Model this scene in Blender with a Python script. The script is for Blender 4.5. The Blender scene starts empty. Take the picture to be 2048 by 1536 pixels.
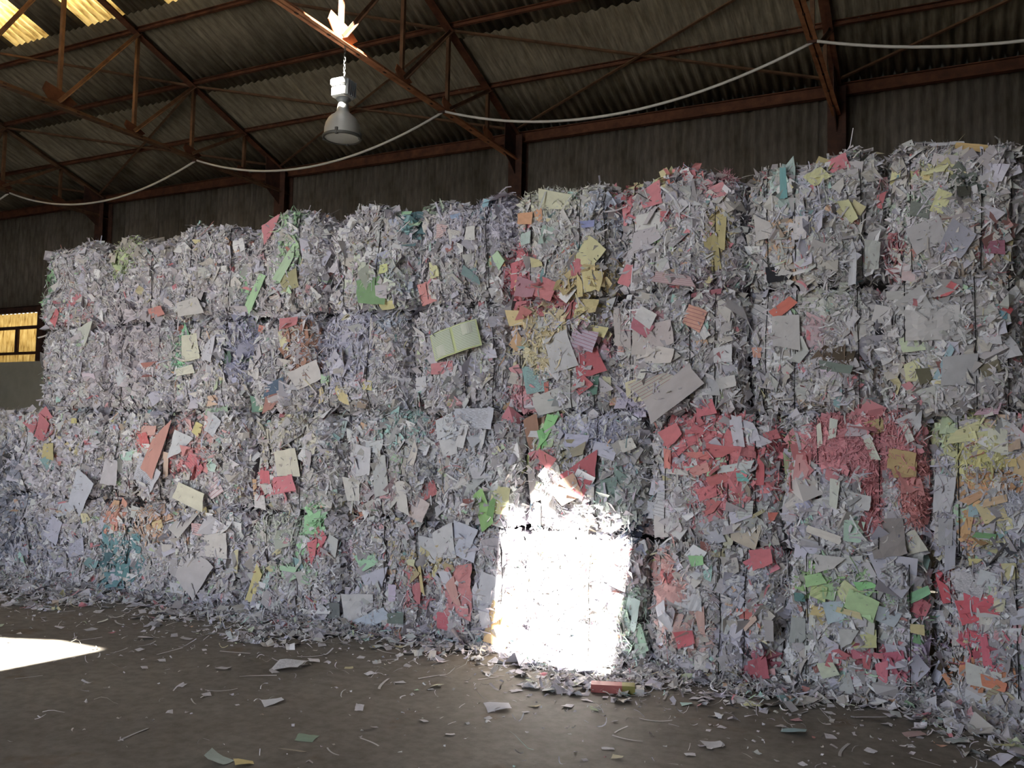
import bpy, math, random
import numpy as np
from mathutils import Vector, Matrix
from mathutils.geometry import delaunay_2d_cdt

random.seed(5)
RNG = np.random.default_rng(11)
scene = bpy.context.scene
COL = scene.collection

# ------------------------------------------------------------------ camera
F_PX, YAW, PITCH, ROLL, EYE = 1745.2, 0.4597, 0.0629, 0.0201, 1.55
_d = np.array([-math.sin(YAW) * math.cos(PITCH), math.cos(YAW) * math.cos(PITCH), math.sin(PITCH)])
_r = np.array([math.cos(YAW), math.sin(YAW), 0.0])
_u = np.cross(_r, _d)
RGT = _r * math.cos(ROLL) + _u * math.sin(ROLL)
UPV = -_r * math.sin(ROLL) + _u * math.cos(ROLL)
CAM = np.array([0.0, 0.0, EYE])
cam_data = bpy.data.cameras.new('camera')
cam_data.sensor_width = 36.0
cam_data.lens = F_PX / 2048 * 36.0
cam_data.clip_start = 0.05
cam_data.clip_end = 500
cam = bpy.data.objects.new('camera', cam_data)
COL.objects.link(cam)
cam.matrix_world = Matrix(((RGT[0], UPV[0], -_d[0], CAM[0]), (RGT[1], UPV[1], -_d[1], CAM[1]),
                           (RGT[2], UPV[2], -_d[2], CAM[2]), (0, 0, 0, 1)))
scene.camera = cam

# ------------------------------------------------------------------ world, sun, exposure
SKY_STRENGTH = 1.0
SUN_STRENGTH = 18.0
SUN_EL, SUN_AZ = math.radians(50), (0.435, -0.900)
SUN = np.array([SUN_AZ[0] * math.cos(SUN_EL), SUN_AZ[1] * math.cos(SUN_EL), math.sin(SUN_EL)])
world = bpy.data.worlds.new('sky')
scene.world = world
world.use_nodes = True
bg = world.node_tree.nodes['Background']
bg.inputs['Color'].default_value = (0.80, 0.88, 1.0, 1)
bg.inputs['Strength'].default_value = SKY_STRENGTH
sun_data = bpy.data.lights.new('sun', 'SUN')
sun_data.energy = SUN_STRENGTH
sun_data.angle = math.radians(0.6)
sun_data.color = (1.0, 0.96, 0.88)
sun = bpy.data.objects.new('sun', sun_data)
COL.objects.link(sun)
sun.rotation_euler = Vector(tuple(SUN)).to_track_quat('Z', 'Y').to_euler()
sun.location = (0, -12, 20)
# the doorway behind the camera, marked for sampling the sky through it (it adds no light of its own)
DOOR = (-7.7, -2.8, 5.9)          # x0, x1, height
FRONT_Y = -6.6
pd = bpy.data.lights.new('doorway_portal', 'AREA')
pd.shape = 'RECTANGLE'
pd.size, pd.size_y = DOOR[1] - DOOR[0], DOOR[2]
pd.cycles.is_portal = True
portal = bpy.data.objects.new('doorway_portal', pd)
COL.objects.link(portal)
portal.location = ((DOOR[0] + DOOR[1]) / 2, FRONT_Y, DOOR[2] / 2)
portal.rotation_euler = (math.radians(-90), 0, math.pi)
scene.view_settings.view_transform = 'Standard'
scene.view_settings.look = 'None'
scene.view_settings.gamma = 1.0
scene.view_settings.use_curve_mapping = False
scene.view_settings.exposure = 2.93
scene.cycles.max_bounces = 8
scene.cycles.diffuse_bounces = 6
scene.cycles.glossy_bounces = 3
scene.cycles.transmission_bounces = 4
scene.cycles.sample_clamp_indirect = 6.0

# ------------------------------------------------------------------ measured layout
D, DB = 5.94, 12.66               # face of the bale wall, back wall
HE, HC, SLOPE = 6.49, 6.06, 0.345
LBAY, XT0 = 4.904, -15.983
TRUSS_X = [XT0 + k * LBAY for k in range(-1, 5)]
NODES_Y = [12.50, 11.50, 10.30, 9.15, 7.88]
RIDGE = 3.03
XL, XR = -25.9, 8.6


def ray(px, py):
    return F_PX * _d + (px - 1024) * RGT - (py - 768) * UPV


def at_face(px, py, Y=D):
    q = ray(px, py)
    return CAM + q * (Y / q[1])


def at_floor(px, py, Z=0.0):
    q = ray(px, py)
    return CAM + q * ((Z - EYE) / q[2])


def roof_z(y):
    return HE + SLOPE * (DB - y) if y >= RIDGE else HE + SLOPE * (DB - RIDGE) - SLOPE * (RIDGE - y)


# ------------------------------------------------------------------ helpers
def lin(c):
    return tuple((v / 12.92 if v <= 0.04045 else ((v + 0.055) / 1.055) ** 2.4) for v in c)


def hexc(h, gain=1.84):
    c = lin([int(h[i:i + 2], 16) / 255 for i in (0, 2, 4)])
    g = [x * gain for x in c]
    lum = 0.3 * g[0] + 0.6 * g[1] + 0.1 * g[2]
    g = [x * 0.55 + lum * 0.45 for x in g]
    m = max(g)
    if m > 0.74:
        g = [x * 0.74 / m for x in g]
    return tuple(g)


def tag(o, label=None, cat=None, group=None, kind=None):
    if label: o['label'] = label
    if cat: o['category'] = cat
    if group: o['group'] = group
    if kind: o['kind'] = kind
    return o


def link(name, me, parent=None):
    o = bpy.data.objects.new(name, me)
    COL.objects.link(o)
    if parent is not None:
        o.parent = parent
    return o


def empty(name, loc=(0, 0, 0)):
    o = bpy.data.objects.new(name, None)
    o.location = loc
    o.empty_display_size = 0.2
    COL.objects.link(o)
    return o


def np_mesh(name, V, Q, mat, col=None, smooth=False):
    """V (n,3), Q (m,4) quads, optional point colours"""
    me = bpy.data.meshes.new(name)
    n, m, k = len(V), len(Q), Q.shape[1]
    me.vertices.add(n)
    me.vertices.foreach_set('co', np.ascontiguousarray(V, dtype=np.float32).ravel())
    me.loops.add(m * k)
    me.loops.foreach_set('vertex_index', np.ascontiguousarray(Q, dtype=np.int32).ravel())
    me.polygons.add(m)
    me.polygons.foreach_set('loop_start', np.arange(0, m * k, k, dtype=np.int32))
    me.polygons.foreach_set('use_smooth', np.full(m, smooth, dtype=bool))
    me.update(calc_edges=True)
    if col is not None:
        a = me.attributes.new('col', 'FLOAT_COLOR', 'POINT')
        c = np.ones((n, 4), dtype=np.float32)
        c[:, :3] = col
        a.data.foreach_set('color', c.ravel())
    if mat: me.materials.append(mat)
    return me


class MB:
    def __init__(s): s.v = []; s.f = []

    def add(s, V, F):
        b = len(s.v)
        s.v += [tuple(p) for p in V]
        s.f += [tuple(i + b for i in f) for f in F]
        return s

    def box(s, x0, x1, y0, y1, z0, z1):
        return s.add([(x0, y0, z0), (x1, y0, z0), (x1, y1, z0), (x0, y1, z0), (x0, y0, z1), (x1, y0, z1), (x1, y1, z1), (x0, y1, z1)],
                     [(0, 3, 2, 1), (4, 5, 6, 7), (0, 1, 5, 4), (1, 2, 6, 5), (2, 3, 7, 6), (3, 0, 4, 7)])

    def profile(s, prof, p0, p1, up=(0, 0, 1)):
        p0, p1, up = Vector(p0), Vector(p1), Vector(up)
        t = (p1 - p0).normalized()
        side = t.cross(up).normalized()
        upn = side.cross(t)
        n = len(prof)
        V = [p + side * a + upn * b for p in (p0, p1) for a, b in prof]
        F = [(i, (i + 1) % n, n + (i + 1) % n, n + i) for i in range(n)]
        F += [tuple(range(n - 1, -1, -1)), tuple(range(n, 2 * n))]
        return s.add(V, F)

    def tube(s, pts, r, n=6):
        pts = [Vector(p) for p in pts]
        V = []
        for i, p in enumerate(pts):
            t = (pts[min(i + 1, len(pts) - 1)] - pts[max(i - 1, 0)]).normalized()
            a = t.cross(Vector((0, 0, 1)))
            if a.length < 0.1: a = t.cross(Vector((0, 1, 0)))
            a.normalize(); b = t.cross(a)
            for k in range(n):
                an = 2 * math.pi * k / n
                V.append(p + a * math.cos(an) * r + b * math.sin(an) * r)
        F = []
        for i in range(len(pts) - 1):
            for k in range(n):
                F.append((i * n + k, i * n + (k + 1) % n, (i + 1) * n + (k + 1) % n, (i + 1) * n + k))
        F += [tuple(range(n - 1, -1, -1)), tuple(range(len(V) - n, len(V)))]
        return s.add(V, F)

    def lathe(s, prof, n=32, c=(0, 0, 0)):
        V = [(c[0] + r * math.cos(2 * math.pi * k / n), c[1] + r * math.sin(2 * math.pi * k / n), c[2] + z) for r, z in prof for k in range(n)]
        F = [(i * n + k, i * n + (k + 1) % n, (i + 1) * n + (k + 1) % n, (i + 1) * n + k) for i in range(len(prof) - 1) for k in range(n)]
        return s.add(V, F)

    def mesh(s, name, mat, smooth=False):
        me = bpy.data.meshes.new(name)
        me.from_pydata(s.v, [], s.f)
        if mat: me.materials.append(mat)
        if smooth: me.polygons.foreach_set('use_smooth', [True] * len(me.polygons))
        me.update()
        return me

    def obj(s, name, mat, parent=None, smooth=False):
        return link(name, s.mesh(name, mat, smooth), parent)


def angle_prof(w=0.06, t=0.008, mx=1):
    p = [(0, 0), (w * mx, 0), (w * mx, t), (t * mx, t), (t * mx, w), (0, w)]
    return p if mx > 0 else p[::-1]


def channel_prof(h=0.12, w=0.05, t=0.008):
    return [(0, 0), (w, 0), (w, t), (t, t), (t, h - t), (w, h - t), (w, h), (0, h)]


def i_prof(h=0.2, w=0.1, t=0.01):
    a, b = w / 2, t / 2
    return [(-a, 0), (a, 0), (a, t), (b, t), (b, h - t), (a, h - t), (a, h), (-a, h), (-a, h - t), (-b, h - t), (-b, t), (-a, t)]


# ------------------------------------------------------------------ materials
def new_mat(name, base=(0.5, 0.5, 0.5), rough=0.8, metal=0.0, spec=0.3):
    m = bpy.data.materials.new(name)
    m.use_nodes = True
    b = m.node_tree.nodes['Principled BSDF']
    b.inputs['Base Color'].default_value = (*base, 1)
    b.inputs['Roughness'].default_value = rough
    b.inputs['Metallic'].default_value = metal
    b.inputs['Specular IOR Level'].default_value = spec
    return m, m.node_tree, b


def noise_ramp(nt, stops, scale=5, detail=6, coord='Object', mapping=None, rough=0.6):
    tc = nt.nodes.new('ShaderNodeTexCoord')
    n = nt.nodes.new('ShaderNodeTexNoise')
    n.inputs['Scale'].default_value = scale
    n.inputs['Detail'].default_value = detail
    n.inputs['Roughness'].default_value = rough
    src = tc.outputs[coord]
    if mapping:
        mp = nt.nodes.new('ShaderNodeMapping')
        mp.inputs['Scale'].default_value = mapping
        nt.links.new(src, mp.inputs['Vector']); src = mp.outputs['Vector']
    nt.links.new(src, n.inputs['Vector'])
    r = nt.nodes.new('ShaderNodeValToRGB')
    e = r.color_ramp.elements
    e[0].position, e[0].color = stops[0][0], (*stops[0][1], 1)
    e[1].position, e[1].color = stops[-1][0], (*stops[-1][1], 1)
    for p, c in stops[1:-1]:
        x = e.new(p); x.color = (*c, 1)
    nt.links.new(n.outputs['Fac'], r.inputs['Fac'])
    return r.outputs['Color'], n, src


def mix(nt, a, b, fac, mode='MULTIPLY'):
    m = nt.nodes.new('ShaderNodeMix')
    m.data_type = 'RGBA'; m.blend_type = mode
    for sock, val in ((m.inputs[0], fac), (m.inputs[6], a), (m.inputs[7], b)):
        if isinstance(val, bpy.types.NodeSocket): nt.links.new(val, sock)
        elif isinstance(val, (int, float)): sock.default_value = val
        else: sock.default_value = (*val, 1)
    return m.outputs[2]


def bump(nt, b, height, strength=0.3, dist=0.01):
    n = nt.nodes.new('ShaderNodeBump')
    n.inputs['Strength'].default_value = strength
    n.inputs['Distance'].default_value = dist
    nt.links.new(height, n.inputs['Height'])
    nt.links.new(n.outputs['Normal'], b.inputs['Normal'])


# loose shreds: colour stored with every shred
M_SHRED, nt, b = new_mat('shredded_paper', rough=0.85, spec=0.15)
an = nt.nodes.new('ShaderNodeAttribute'); an.attribute_name = 'col'
nt.links.new(an.outputs['Color'], b.inputs['Base Color'])

# sheets: colour from the object
def sheet_mat(name, style):
    m, nt, b = new_mat(name, rough=0.8, spec=0.2)
    oi = nt.nodes.new('ShaderNodeObjectInfo')
    c, n, src = noise_ramp(nt, [(0.3, (0.86, 0.86, 0.86)), (0.65, (1, 1, 1))], 2.2, 4, 'Object')
    out = mix(nt, oi.outputs['Color'], c, 1.0)
    if style:
        tc = nt.nodes.new('ShaderNodeTexCoord')
        sep = nt.nodes.new('ShaderNodeSeparateXYZ')
        nt.links.new(tc.outputs['Object'], sep.inputs[0])
        w = nt.nodes.new('ShaderNodeMath'); w.operation = 'MULTIPLY'
        w.inputs[1].default_value = {'text': 16, 'ruled': 6.0, 'grid': 7.0}[style]
        nt.links.new(sep.outputs['Y'], w.inputs[0])
        fr = nt.nodes.new('ShaderNodeMath'); fr.operation = 'FRACT'
        nt.links.new(w.outputs[0], fr.inputs[0])
        lt = nt.nodes.new('ShaderNodeMath'); lt.operation = 'LESS_THAN'
        lt.inputs[1].default_value = {'text': 0.4, 'ruled': 0.13, 'grid': 0.10}[style]
        nt.links.new(fr.outputs[0], lt.inputs[0])
        fac = lt.outputs[0]
        if style == 'text':       # broken into words, inside a margin
            wn = nt.nodes.new('ShaderNodeTexNoise'); wn.inputs['Scale'].default_value = 9
            mp = nt.nodes.new('ShaderNodeMapping'); mp.inputs['Scale'].default_value = (1.5, 2.4, 0)
            nt.links.new(tc.outputs['Object'], mp.inputs[0]); nt.links.new(mp.outputs[0], wn.inputs['Vector'])
            g = nt.nodes.new('ShaderNodeMath'); g.operation = 'GREATER_THAN'; g.inputs[1].default_value = 0.47
            nt.links.new(wn.outputs['Fac'], g.inputs[0])
            mu = nt.nodes.new('ShaderNodeMath'); mu.operation = 'MULTIPLY'
            nt.links.new(fac, mu.inputs[0]); nt.links.new(g.outputs[0], mu.inputs[1])
            ab = nt.nodes.new('ShaderNodeMath'); ab.operation = 'ABSOLUTE'; nt.links.new(sep.outputs['X'], ab.inputs[0])
            l2 = nt.nodes.new('ShaderNodeMath'); l2.operation = 'LESS_THAN'; l2.inputs[1].default_value = 0.36
            nt.links.new(ab.outputs[0], l2.inputs[0])
            m2 = nt.nodes.new('ShaderNodeMath'); m2.operation = 'MULTIPLY'
            nt.links.new(mu.outputs[0], m2.inputs[0]); nt.links.new(l2.outputs[0], m2.inputs[1])
            fac = m2.outputs[0]
        ink = {'text': (0.22, 0.22, 0.25), 'ruled': (0.36, 0.13, 0.17), 'grid': (0.2, 0.2, 0.22)}[style]
        out = mix(nt, out, ink, fac, 'MIX') if style != 'text' else mix(nt, out, ink, mix(nt, (0, 0, 0), (0.7, 0.7, 0.7), fac, 'MIX'), 'MIX')
    nt.links.new(out, b.inputs['Base Color'])
    return m


M_SHEET = sheet_mat('paper_sheet', None)
M_TEXT = sheet_mat('printed_paper', 'text')
M_RULED = sheet_mat('ruled_paper', 'ruled')
M_GRID = sheet_mat('form_paper', 'grid')

M_CORE, nt, b = new_mat('pressed_paper_core', rough=0.95, spec=0.1)
oi = nt.nodes.new('ShaderNodeObjectInfo')
c, n, src = noise_ramp(nt, [(0.30, (0.30, 0.29, 0.29)), (0.42, (0.85, 0.84, 0.85)), (0.62, (1, 1, 1))], 38, 5, 'Object', (1, 1, 1.6))
nt.links.new(mix(nt, oi.outputs['Color'], c, 1.0), b.inputs['Base Color'])
bump(nt, b, n.outputs['Fac'], 0.8, 0.02)

M_WIRE, _, _ = new_mat('baling_wire', (0.025, 0.022, 0.02), 0.5, 0.6)

# floor: worn brown-grey concrete
M_FLOOR, nt, b = new_mat('concrete_floor', rough=0.75, spec=0.3)
c, n, src = noise_ramp(nt, [(0.3, (0.155, 0.14, 0.116)), (0.5, (0.205, 0.188, 0.16)), (0.72, (0.26, 0.24, 0.205))], 0.9, 8)
c2, n2, _ = noise_ramp(nt, [(0.35, (0.75, 0.72, 0.7)), (0.6, (1, 1, 1))], 14, 6)
c3, n3, _ = noise_ramp(nt, [(0.62, (1, 1, 1)), (0.7, (0.8, 0.62, 0.48))], 2.3, 3)
c4, n4, _ = noise_ramp(nt, [(0.68, (0, 0, 0)), (0.74, (1, 1, 1))], 60, 2)
out = mix(nt, mix(nt, c, c2, 1.0), c3, 0.7)
out = mix(nt, out, (0.42, 0.40, 0.37), mix(nt, (0, 0, 0), c4, 0.35, 'MIX'), 'MIX')
nt.links.new(out, b.inputs['Base Color'])
bump(nt, b, n2.outputs['Fac'], 0.25, 0.01)

# roof and wall sheets: fibre cement, streaked
def cement(name, mapping, lo, hi):
    m, nt, b = new_mat(name, rough=0.9, spec=0.15)
    c, n, src = noise_ramp(nt, [(0.28, lo), (0.55, tuple((a + d) / 2 for a, d in zip(lo, hi))), (0.8, hi)], 3.0, 8, 'Object', mapping)
    c2, n2, _ = noise_ramp(nt, [(0.35, (0.6, 0.58, 0.5)), (0.55, (1, 1, 1))], 1.1, 5, 'Object')
    oi = nt.nodes.new('ShaderNodeObjectInfo')
    mr = nt.nodes.new('ShaderNodeMapRange'); mr.inputs[3].default_value = 0.78; mr.inputs[4].default_value = 1.1
    nt.links.new(oi.outputs['Random'], mr.inputs[0])
    comb = nt.nodes.new('ShaderNodeCombineColor')
    for i in range(3): nt.links.new(mr.outputs[0], comb.inputs[i])
    nt.links.new(mix(nt, mix(nt, c, c2, 0.8), comb.outputs[0], 1.0), b.inputs['Base Color'])
    bump(nt, b, n.outputs['Fac'], 0.3, 0.01)
    return m


M_ROOF = cement('fibre_cement_roof', (7, 0.8, 1), (0.095, 0.082, 0.06), (0.30, 0.265, 0.205))
M_CLAD = cement('fibre_cement_wall', (7, 1, 0.8), (0.12, 0.105, 0.088), (0.29, 0.258, 0.22))
M_PLAIN, _, _ = new_mat('plain_cladding', (0.24, 0.21, 0.17), 0.9)
M_MASON, nt, b = new_mat('rendered_masonry', rough=0.95)
c, n, src = noise_ramp(nt, [(0.3, (0.40, 0.39, 0.32)), (0.7, (0.56, 0.55, 0.47))], 1.5, 8)
nt.links.new(c, b.inputs['Base Color'])


def rust(name, lo, mid, hi):
    m, nt, b = new_mat(name, rough=0.75, spec=0.25)
    c, n, src = noise_ramp(nt, [(0.3, lo), (0.5, mid), (0.72, hi)], 6, 8)
    nt.links.new(c, b.inputs['Base Color'])
    bump(nt, b, n.outputs['Fac'], 0.2, 0.004)
    return m


M_OXIDE = rust('red_oxide_steel', (0.06, 0.026, 0.016), (0.105, 0.042, 0.024), (0.17, 0.07, 0.038))
M_DARK = rust('dark_steel', (0.035, 0.02, 0.016), (0.07, 0.035, 0.026), (0.11, 0.05, 0.035))
M_WEB = rust('brown_steel', (0.08, 0.045, 0.028), (0.14, 0.078, 0.045), (0.2, 0.11, 0.06))
M_TIE = rust('lit_orange_steel', (0.26, 0.10, 0.05), (0.40, 0.17, 0.085), (0.5, 0.24, 0.12))  # red oxide steel with its lit look put into the colour
M_CABLE, _, _ = new_mat('grey_plastic', (0.62, 0.60, 0.57), 0.5)

M_SKYL = bpy.data.materials.new('yellowed_rooflight')
M_SKYL.use_nodes = True
nt = M_SKYL.node_tree
nt.nodes.clear()
o_ = nt.nodes.new('ShaderNodeOutputMaterial')
tr = nt.nodes.new('ShaderNodeBsdfTranslucent')
df = nt.nodes.new('ShaderNodeBsdfDiffuse'); df.inputs[0].default_value = (0.3, 0.24, 0.1, 1)
c, n, src = noise_ramp(nt, [(0.3, (0.26, 0.17, 0.07)), (0.46, (0.50, 0.38, 0.19)), (0.75, (0.68, 0.56, 0.33))], 4, 8, 'Object', (5, 1, 1))
nt.links.new(c, tr.inputs[0])
ms = nt.nodes.new('ShaderNodeMixShader'); ms.inputs[0].default_value = 0.2
nt.links.new(tr.outputs[0], ms.inputs[1]); nt.links.new(df.outputs[0], ms.inputs[2])
nt.links.new(ms.outputs[0], o_.inputs[0])
M_WINL = M_SKYL.copy(); M_WINL.name = 'yellowed_window_sheet'
for nd in M_WINL.node_tree.nodes:
    if nd.type == 'MAPPING': nd.inputs['Scale'].default_value = (5, 1, 0.6)

M_LAMPB, _, _ = new_mat('lamp_housing', (0.62, 0.62, 0.60), 0.5, 0.0, 0.4)
M_LAMPG, _, _ = new_mat('lamp_housing_grey', (0.30, 0.32, 0.33), 0.5, 0.2, 0.4)
M_REFL, nt, b = new_mat('spun_aluminium', (0.52, 0.52, 0.49), 0.45, 0.35, 0.5)
M_RIM, _, _ = new_mat('lamp_rim', (0.16, 0.16, 0.15), 0.5, 0.5)
M_LENS, _, _ = new_mat('frosted_lamp_glass', (0.92, 0.94, 0.93), 0.25, 0.0, 0.5)
M_YARD, _, _ = new_mat('yard', (0.12, 0.115, 0.105), 0.95)

# ------------------------------------------------------------------ floor and shell
fl = MB().box(XL, XR, FRONT_Y, DB + 0.15, -0.2, 0.0).obj('floor', M_FLOOR); tag(fl, kind='structure')
yd = MB().box(-60, 50, FRONT_Y - 45, FRONT_Y, -0.25, -0.03).obj('ground', M_YARD); tag(yd, kind='structure')
yd2 = MB().box(-60, 50, DB + 0.15, DB + 40, -0.25, -0.03).obj('ground', M_YARD); tag(yd2, kind='structure')

PITCH_C = 0.145
SHW = 0.87


def corrugated(w, length, amp=0.024, seg=6, th=0.006, ny=1, overlap=0.0):
    """sheet in local XY, waves across X, both faces; length along +Y"""
    nx = int(round(w / PITCH_C)) * seg
    xs = np.linspace(0, w + overlap, nx + 1)
    V = []
    for side in (0, 1):
        for j in (0, 1):
            for x in xs:
                V.append((x, j * length, amp * math.cos(2 * math.pi * x / PITCH_C) + side * th))
    n = nx + 1
    F = []
    for i in range(nx):
        F.append((i, n + i, n + i + 1, i + 1))
        F.append((2 * n + i, 2 * n + i + 1, 3 * n + i + 1, 3 * n + i))
        F.append((i, i + 1, 2 * n + i + 1, 2 * n + i))
        F.append((n + i, 3 * n + i, 3 * n + i + 1, n + i + 1))
    F.append((0, 2 * n, 3 * n, n)); F.append((nx, n + nx, 3 * n + nx, 2 * n + nx))
    return V, F


ceiling = empty('ceiling', (0, 0, 0)); tag(ceiling, kind='structure')
ROOF_LIFT = 0.10                   # underside of the sheets above the chord line
X_SHEET0 = -13.74 - 14 * SHW
rows = [(8.95, 10.62), (10.62, 12.98), (7.6, 8.95), (6.25, 7.6)]
skylights = {(-13.74, 8.95), (-12.0, 8.95), (-10.26, 8.95)}
ang = math.atan(SLOPE)
ncols = int((XR - X_SHEET0) / SHW) + 1
for ri, (ya, yb) in enumerate(rows):
    L_ = (yb - ya) / math.cos(ang) + 0.1
    V, F = corrugated(SHW, L_, overlap=0.029)
    mb = MB(); mb.add(V, F)
    me = mb.mesh('roof_sheet', M_ROOF, True)
    me_s = mb.mesh('rooflight_sheet', M_SKYL, True)
    for ci in range(ncols):
        x = X_SHEET0 + ci * SHW
        lit = ri >= 2 and any(abs(x - sx) < 0.1 for sx in (-13.74, -12.0, -10.26))
        o = link('rooflight_sheet' if lit else 'roof_sheet', me_s if lit else me, ceiling)
        # local +Y runs down the slope
        o.rotation_euler = (-ang, 0, 0)
        z = roof_z(ya) + ROOF_LIFT + {0: 0.0, 1: -0.012, 2: 0.010, 3: 0.022}[ri]
        o.location = (x, ya - 0.04, z + random.uniform(-0.004, 0.004))

# unseen rest of the roof: flat panels, holes added and shaped for the sun patches
def roof_holes():
    def cast(P, back):
        # from point P towards the sun, to the roof plane (back: z = HE+s(DB-y), front: mirrored)
        P = np.array(P, float)
        k = -SLOPE if back else SLOPE
        c0 = (roof_z(RIDGE) + ROOF_LIFT) - k * RIDGE
        t = (c0 + k * P[1] - P[2]) / (SUN[2] - k * SUN[1])
        return P + SUN * t
    bale = [cast(p, False) for p in [(-2.96, 5.94, 0.86), (-2.66, 5.94, 1.14), (-2.50, 5.94, 0.98), (-2.02, 5.94, 0.80), (-2.03, 5.53, 0), (-2.92, 5.74, 0)]]
    flo = [cast(p, False) for p in [(-7.0, 4.05, 0), (-6.23, 4.22, 0), (-5.86, 4.37, 0), (-5.37, 4.36, 0), (-5.47, 3.66, 0), (-5.75, 2.9, 0), (-6.6, 2.6, 0)]]
    lamp = [cast(p, True) for p in [(-6.17 + .9 * q, 7.93 + .435 * q, z) for q, z in ((-.42, 5.36), (-.16, 5.20), (-.06, 5.24), (.015, 5.20), (.03, 5.36), (-.01, 5.42), (.0, 5.70), (.5, 5.86), (.5, 6.95), (-.4, 6.75))]]
    return bale, flo, lamp


H_BALE, H_FLOOR, H_LAMP = roof_holes()


def roof_panel(name, x0, x1, y0, y1, holes):
    pts = [Vector((x0, y0)), Vector((x1, y0)), Vector((x1, y1)), Vector((x0, y1))]
    edges = [(0, 1), (1, 2), (2, 3), (3, 0)]
    for h in holes:
        b0 = len(pts)
        pts += [Vector((p[0], p[1])) for p in h]
        edges += [(b0 + i, b0 + (i + 1) % len(h)) for i in range(len(h))]
    vs, es, fs, *_ = delaunay_2d_cdt(pts, edges, [], 1, 1e-5)

    def inside(c, h):
        s = False
        for i in range(len(h)):
            a, b2 = h[i], h[(i + 1) % len(h)]
            if (a[1] > c[1]) != (b2[1] > c[1]) and c[0] < (b2[0] - a[0]) * (c[1] - a[1]) / (b2[1] - a[1]) + a[0]: s = not s
        return s
    V = [(v.x, v.y, roof_z(v.y) + ROOF_LIFT) for v in vs]
    F = [f for f in fs if not any(inside(sum((vs[i] for i in f), Vector((0, 0))) / len(f), h) for h in holes)]
    n = len(V)
    V += [(a, b_, c_ + 0.02) for a, b_, c_ in V]
    FF = [tuple(f) for f in F] + [tuple(n + i for i in reversed(f)) for f in F]
    return MB().add(V, FF).obj(name, M_PLAIN, ceiling)


roof_panel('roof_panel', XL, XR, FRONT_Y - 0.2, RIDGE, [H_BALE, H_FLOOR])
roof_panel('roof_panel', XL, XR, RIDGE, 6.5, [H_LAMP]).location.z = 0.035

# back wall: masonry, window strip, corrugated cladding
Z_SILL, Z_HEAD = 3.065, 4.17
wb = empty('wall_back'); tag(wb, kind='structure')
MB().box(XL, XR, DB, DB + 0.2, 0, Z_SILL).obj('masonry', M_MASON, wb)
wlen = HE + 0.125 - Z_HEAD
V, F = corrugated(SHW, wlen, 0.022, overlap=0.029)
me = MB().add(V, F).mesh('wall_sheet', M_CLAD, True)
wlen2 = HE + 0.125 - Z_SILL
V, F = corrugated(SHW, wlen2, 0.022, overlap=0.029)
me2 = MB().add(V, F).mesh('wall_sheet', M_CLAD, True)
X_WIN1 = -18.06
for ci in range(ncols):
    x = X_SHEET0 + ci * SHW
    long_ = x > X_WIN1 - 0.2
    o = link('wall_sheet', me2 if long_ else me, wb)
    o.rotation_euler = (math.radians(90), 0, 0)
    o.location = (x, DB + 0.03 + random.uniform(-0.003, 0.003), Z_SILL if long_ else Z_HEAD)
# window strip
w1 = empty('window_1', (-19.5, DB, Z_SILL)); tag(w1, kind='structure')


def child(o, parent):
    o.parent = parent
    o.matrix_parent_inverse = parent.matrix_basis.inverted()
    return o


V, F = corrugated(SHW * 4, Z_HEAD - Z_SILL, 0.012)
o = MB().add(V, F).obj('translucent_sheet', M_WINL, None, True)
o.rotation_euler = (math.radians(90), 0, 0); o.location = (X_WIN1 - SHW * 4, DB + 0.05, Z_SILL); child(o, w1)
for (a, b_, c_, d_) in [(X_WIN1 - 3.5, X_WIN1, 3.80, 3.87), (X_WIN1 - 3.5, X_WIN1, 3.225, 3.285), (X_WIN1 - 0.78, X_WIN1 - 0.69, 3.285, 3.80), (X_WIN1 - 1.62, X_WIN1 - 1.53, 3.285, 3.80)]:
    child(MB().box(a, b_, DB - 0.03, DB + 0.02, c_, d_).obj('glazing_bar', M_DARK), w1)
child(MB().box(X_WIN1, X_WIN1 + 0.2, DB - 0.06, DB + 0.02, Z_SILL, Z_HEAD + 0.05).obj('window_jamb', M_DARK), w1)
# other walls
o = MB().box(XL - 0.15, XL, FRONT_Y, DB + 0.2, 0, HE).obj('wall_left', M_PLAIN); tag(o, kind='structure')
o = MB().box(XR, XR + 0.15, FRONT_Y, DB + 0.2, 0, HE).obj('wall_right', M_PLAIN); tag(o, kind='structure')
for xx in (XL - 0.15, XR):
    mb = MB()
    for y0_, y1_ in ((FRONT_Y - .1, RIDGE), (RIDGE, DB + .1)):
        z0_, z1_ = roof_z(y0_) + 0.12, roof_z(y1_) + 0.12
        mb.add([(xx, y0_, HE), (xx, y1_, HE), (xx, y1_, z1_), (xx, y0_, z0_), (xx + .15, y0_, HE), (xx + .15, y1_, HE), (xx + .15, y1_, z1_), (xx + .15, y0_, z0_)],
               [(0, 1, 2, 3), (7, 6, 5, 4), (0, 3, 7, 4), (1, 5, 6, 2), (0, 4, 5, 1), (3, 2, 6, 7)])
    o = mb.obj('wall_left' if xx < 0 else 'wall_right', M_PLAIN); tag(o, kind='structure')
mb = MB().box(XL, DOOR[0], FRONT_Y - 0.2, FRONT_Y, 0, HE - 0.3).box(DOOR[1], XR, FRONT_Y - 0.2, FRONT_Y, 0, HE - 0.3)
mb.box(DOOR[0], DOOR[1], FRONT_Y - 0.2, FRONT_Y, DOOR[2], HE - 0.3)
mb.box(XL, XR, FRONT_Y - 0.2, FRONT_Y, HE - 0.3, HE + 0.1)
o = mb.obj('wall_front', M_PLAIN); tag(o, kind='structure')

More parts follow.
